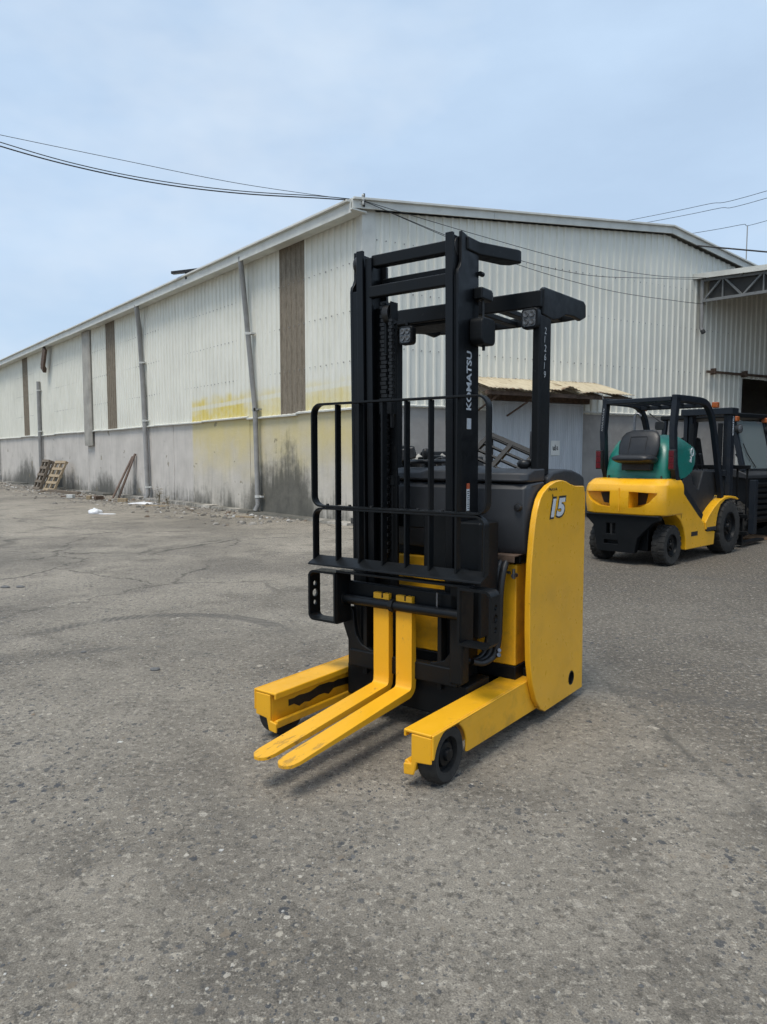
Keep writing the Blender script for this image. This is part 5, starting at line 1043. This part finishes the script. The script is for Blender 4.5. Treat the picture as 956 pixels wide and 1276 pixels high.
for k in range(1900):
    s_ = random.uniform(1.5, 30); off = 0.30 + abs(random.gauss(0, 0.9)); p = at_wall(s_, off); P_.append((p.x, p.y, random.choice((0.015, 0.02, 0.03, 0.04, 0.05, 0.075))*random.uniform(0.6, 1.2), random.uniform(0.3, 0.7)))
stones('rubble', P_, M['rubble'], 'crumbled plaster and grit along the foot of the long wall', 'rubble')
P_ = []
for k in range(5200):
    y = 0.9 + 7.5*random.random()**1.9; x = random.uniform(-0.72, 0.72)*(y+0.6); r = random.choice((0.002, 0.003, 0.0035, 0.0045, 0.006))*random.uniform(0.6, 1.3)
    if random.random() < 0.06: r *= 2.0
    P_.append((x, y, r, random.uniform(0.25, 0.6)))
stones('gravel', P_, M['gravel'], 'small dark and pale stone chips strewn over the concrete', 'gravel')
for x, y, r, lab in ((-2.15, 5.05, 0.022, 'small dark stone beyond the inner curved tyre mark'), (-1.50, 4.62, 0.035, 'dark flat stone chip on the bare concrete left of the forks'), (-4.05, 7.6, 0.045, 'dark lump near the left edge of the yard'), (-3.9, 7.62, 0.04, 'second dark lump near the left edge of the yard')):
    P1 = MB(); n = 7
    P1.loft([[(r*k*(1+0.2*math.sin(3*i+x))*math.cos(6.283*i/n), r*0.7*k*(1+0.2*math.cos(2*i+y))*math.sin(6.283*i/n), z*r) for i in range(n)] for k, z in ((0.95, -0.1), (1.0, 0.25), (0.55, 0.5))]); o = P1.build('stone', M['gravel'], None, smooth=None); o.location = (x, y, 0); tag(o, lab, 'stone')
# dry weed stems by the wall
def weed(loc, h, n, lab):
    e = empty('weed', loc); tag(e, lab, 'weed', 'weeds at the foot of the wall')
    for k in range(n):
        a = random.uniform(0, 6.28); l = h*random.uniform(0.5, 1); p = [(random.uniform(-.05,.05), random.uniform(-.05,.05), 0)]; p += [(p[0][0]+0.15*l*f*f*math.cos(a), p[0][1]+0.15*l*f*f*math.sin(a), l*f) for f in (0.4, 0.75, 1)]
        b = MB().tube(p, [0.006, 0.005, 0.003, 0.002], 5)
        for f in (0.45, 0.6, 0.75, 0.9):
            i = p[1]; a2 = random.uniform(0, 6.28); x, y, z = p[0][0]+0.15*l*f*f*math.cos(a), p[0][1]+0.15*l*f*f*math.sin(a), l*f
            b.add([(x, y, z), (x+0.05*math.cos(a2)-0.012*math.sin(a2), y+0.05*math.sin(a2)+0.012*math.cos(a2), z+0.03), (x+0.1*math.cos(a2), y+0.1*math.sin(a2), z+0.04), (x+0.05*math.cos(a2)+0.012*math.sin(a2), y+0.05*math.sin(a2)-0.012*math.cos(a2), z+0.02)], [(0, 1, 2, 3)])
        b.build('stem', M['weed'], e, smooth=None)
M['weed'] = plain('dry_weed', (0.16, 0.13, 0.07), 0.8, 0.4, 30)
weed(at_wall(9.3, 0.55), 0.55, 7, 'dry weed right of the second drain pipe'); weed(at_wall(8.6, 0.6), 0.3, 5, 'low dry weed further right of the second drain pipe')

# ------------------------------------------------------------------ scrap standing behind the reach truck
sf = empty('metal_rack', (1.33, 8.3, 0), R(20)); tag(sf, 'tilted dark steel grid frame on legs behind the reach truck', 'frame')
W = Matrix.Translation((0, 0, 1.37)) @ Matrix.Rotation(R(-35), 4, 'Z') @ Matrix.Rotation(R(48), 4, 'X') @ Matrix.Rotation(R(-30), 4, 'Z')
for k in range(5): y = -0.24+k*0.12; MB().box(-0.30, 0.30, y-0.014, y+0.014, -0.014, 0.014, W).build('long_bar', M['black'], sf, 0.003)
for x in (-0.31, 0.0, 0.31): MB().box(x-0.028, x+0.028, -0.27, 0.27, -0.024, 0.024, W).build('cross_bar', M['black'], sf, 0.003)
for y in (-0.27, 0.27): MB().box(-0.33, 0.33, y-0.030, y+0.030, -0.022, 0.022, W).build('edge_bar', M['black'], sf, 0.003)
for x, y in ((-0.29, -0.25), (-0.29, 0.25), (0.29, -0.25), (0.29, 0.25)):
    t_ = W @ Vector((x, y, -0.02)); MB().box(t_.x-0.025, t_.x+0.025, t_.y-0.025, t_.y+0.025, 0, t_.z).build('leg', M['dark_steel'], sf, 0.004)
MB().box(-0.65, 0.18, -0.28, 0.28, 0.30, 0.36).build('shelf', M['dark_steel'], sf, 0.004)
for i, (x, z) in enumerate(((-0.5, 0.36), (-0.2, 0.36))): MB().box(x, x+0.22, -0.2, 0.2, z, z+0.55).build('machine_part', M['dark_steel'], sf, 0.02)
sp = empty('scrap_cart', (0.42, 8.9, 0), R(15)); tag(sp, 'low cart heaped with black parts under a crumpled grey sheet behind the hood', 'cart')
MB().box(-0.75, 0.75, -0.45, 0.45, 0.55, 0.62).build('deck', M['dark_steel'], sp, 0.006)
for x in (-0.6, 0.6):
    for y in (-0.38, 0.38): MB().box(x-0.03, x+0.03, y-0.03, y+0.03, 0.12, 0.55).build('leg', M['dark_steel'], sp); MB().lathe([(0.0, -0.02), (0.06, -0.02), (0.06, 0.02), (0.0, 0.02)], (x, y, 0.06), 'y', 16).build('castor', M['rubber'], sp)
MB().box(-0.66, 0.66, -0.36, 0.36, 0.625, 1.05).build('parts_bin', M['dark_steel'], sp, 0.01)
rnd = random.Random(4)
for k in range(24):
    W = Matrix.Translation((rnd.uniform(-0.55, 0.55), rnd.uniform(-0.3, 0.3), 1.02+0.018*k)) @ Matrix.Rotation(rnd.uniform(0, 3), 4, 'Z') @ Matrix.Rotation(rnd.uniform(-0.3, 0.3), 4, 'X')
    if k % 3: MB().box(-0.30, 0.30, -0.12, 0.12, -0.06, 0.08, W).build('scrap_part', M['black'] if k % 2 else M['dark_steel'], sp, 0.02)
    else: MB().tube([tuple(W @ Vector((0.13*math.cos(R(a)), 0.13*math.sin(R(a)), 0.02))) for a in range(0, 361, 20)], 0.02, 8).build('scrap_ring', M['hose'], sp)
rows = []
for i in range(12):
    rows.append([(-0.15+0.75*j/13, -0.30+0.6*i/11, 1.350 + 0.05*math.sin(j*1.3+i*0.7) + 0.04*math.sin(i*1.9-j) - 0.10*(abs(i-5.5)/5.5)**2 + rnd.uniform(-.012, .012)) for j in range(14)])
o = MB().loft(rows, False, False).build('crumpled_sheet', M['flash'], sp, smooth=None)

# ------------------------------------------------------------------ cables, pole, far building
def ray_pt(px, py, Y):
    th = math.atan(69.0/894.0); c_, s_ = math.cos(th), math.sin(th); x = (px-478); u = -(py-638)
    d = Vector((x, 894*c_ + u*s_, -894*s_ + u*c_)); return Vector((0, 0, 1.4)) + d*(Y/d.y)
def cable(pts_, r, lab, run=0.0):
    if run: e_ = Vector(pts_[-1]); pts_ = list(pts_) + [e_ + (e_-Vector(pts_[-2])).normalized()*run + Vector((0, 0, run*0.06))]       # runs on to poles beyond the yard
    o = MB().tube(spline(pts_, 8), r, 6).build('overhead_cable', M['cable'], None, smooth=60); tag(o, lab, 'cable', 'overhead cables'); return o
cable([ray_pt(446, 250, 14.3), ray_pt(400, 247, 14.1), ray_pt(300, 241, 13.7), ray_pt(200, 229, 13.3), ray_pt(100, 209, 12.9), ray_pt(0, 182, 12.5), ray_pt(-160, 130, 12.0)], 0.011, 'thicker lower cable running left from the warehouse corner', 14.0)
cable([ray_pt(446, 249, 14.35), ray_pt(400, 244.5, 14.15), ray_pt(300, 238, 13.75), ray_pt(200, 225.5, 13.35), ray_pt(100, 205.5, 12.95), ray_pt(0, 177, 12.55), ray_pt(-160, 124, 12.0)], 0.008, 'middle cable running left from the warehouse corner', 14.0)
cable([ray_pt(446, 250, 14.4), ray_pt(300, 229, 13.9), ray_pt(150, 199, 13.4), ray_pt(0, 168, 12.9), ray_pt(-160, 134, 12.2)], 0.005, 'thin topmost cable running left from the warehouse corner', 14.0)
def gp(s_, z, off): v = W0 + d2*s_ + Matrix.Rotation(RZ2, 3, 'Z') @ Vector((0, -off, 0)); return Vector((v.x, v.y, z))
cable([W0 + Vector((-0.02, -0.25, 6.33)), gp(2.5, 5.95, 0.5), gp(5.2, 5.75, 0.5), gp(7.6, 5.75, 0.5), gp(9.6, 5.95, 0.4)], 0.006, 'upper cable sagging across the gable sheets')
cable([W0 + Vector((-0.02, -0.25, 6.33)), gp(2.5, 5.72, 0.45), gp(5.2, 5.52, 0.45), gp(7.6, 5.70, 0.45), gp(9.6, 5.92, 0.35)], 0.006, 'middle cable sagging across the gable sheets')
cable([W0 + Vector((-0.02, -0.25, 6.33)), gp(3.0, 5.60, 0.4), gp(6.0, 5.28, 0.4), gp(8.5, 5.26, 0.4), gp(9.7, 5.32, 0.3)], 0.006, 'lowest cable sagging across the gable sheets')
for (a, b_), lab in ((((775, 276), (956, 235)), 'highest of the three cables in the sky on the right'), (((800, 278), (956, 244)), 'middle of the three cables in the sky on the right'), (((857, 291), (956, 272)), 'lowest of the three cables in the sky on the right')):
    A = ray_pt(a[0]-14, a[1]+3, 19.5); B = ray_pt(b_[0]+60, b_[1]-15, 16.0); Mi = (A+B)/2 - Vector((0, 0, 0.06)); cable([A, Mi, B], 0.006, lab, 14.0)
A = ray_pt(868, 306, 18.6); B = ray_pt(990, 317, 17.4); o = MB().tube([A, (A+B)/2, B], 0.02, 8).build('service_pipe', M['cable'], None); tag(o, 'dark straight pipe running right from the warehouse verge', 'pipe')
an = empty('antenna_pole', tuple(W0 + d2*14.0 + d1*1.5 + Vector((0, 0, roof_z(14.0)))), 0); tag(an, 'thin upright pole on the warehouse roof at the right', 'pole')
MB().cyl((0, 0, -0.05), (0, 0, 2.2), 0.016, n=8).build('shaft', M['pipe'], an); MB().box(-0.06, 0.06, -0.06, 0.06, -0.05, 0.04).build('base', M['pipe'], an)
ins = empty('cable_bracket', tuple(W0 + Vector((0.0, -0.22, 6.33))), 0); tag(ins, 'cable bracket with insulators on the warehouse corner', 'bracket')
MB().box(-0.02, 0.02, -0.02, 0.02, -0.1, 0.14).build('upright', M['dark_steel'], ins)
for k in range(3): MB().lathe([(0.0, -0.03), (0.02, -0.03), (0.03, -0.01), (0.02, 0.0), (0.03, 0.01), (0.02, 0.03), (0.0, 0.03)], (-0.02, -0.03, -0.05+0.07*k), 'z', 12).build('insulator', M['pvc'], ins)
gb = empty('green_roofed_building', (27.5, 46.0, 0), R(12)); tag(gb, 'far building with dark green roof beyond the canopy', 'building')
MB().box(-4, 16, 0, 14, 0, 12.2).build('wall', M['trim'], gb)
MB().add([(-5, -1, 12.2), (17, -1, 12.2), (17, 15, 12.2), (-5, 15, 12.2), (-5, 7, 15.0), (17, 7, 15.0)], [(0,1,5,4), (2,3,4,5), (0,4,3), (1,2,5), (0,3,2,1)]).build('roof', M['green_roof'], gb, smooth=None)
for k in range(5): w = MB().box(-2.5+k*3.6, -0.9+k*3.6, -0.06, 0.02, 7.5, 9.2).build('window', M['cable'], gb)
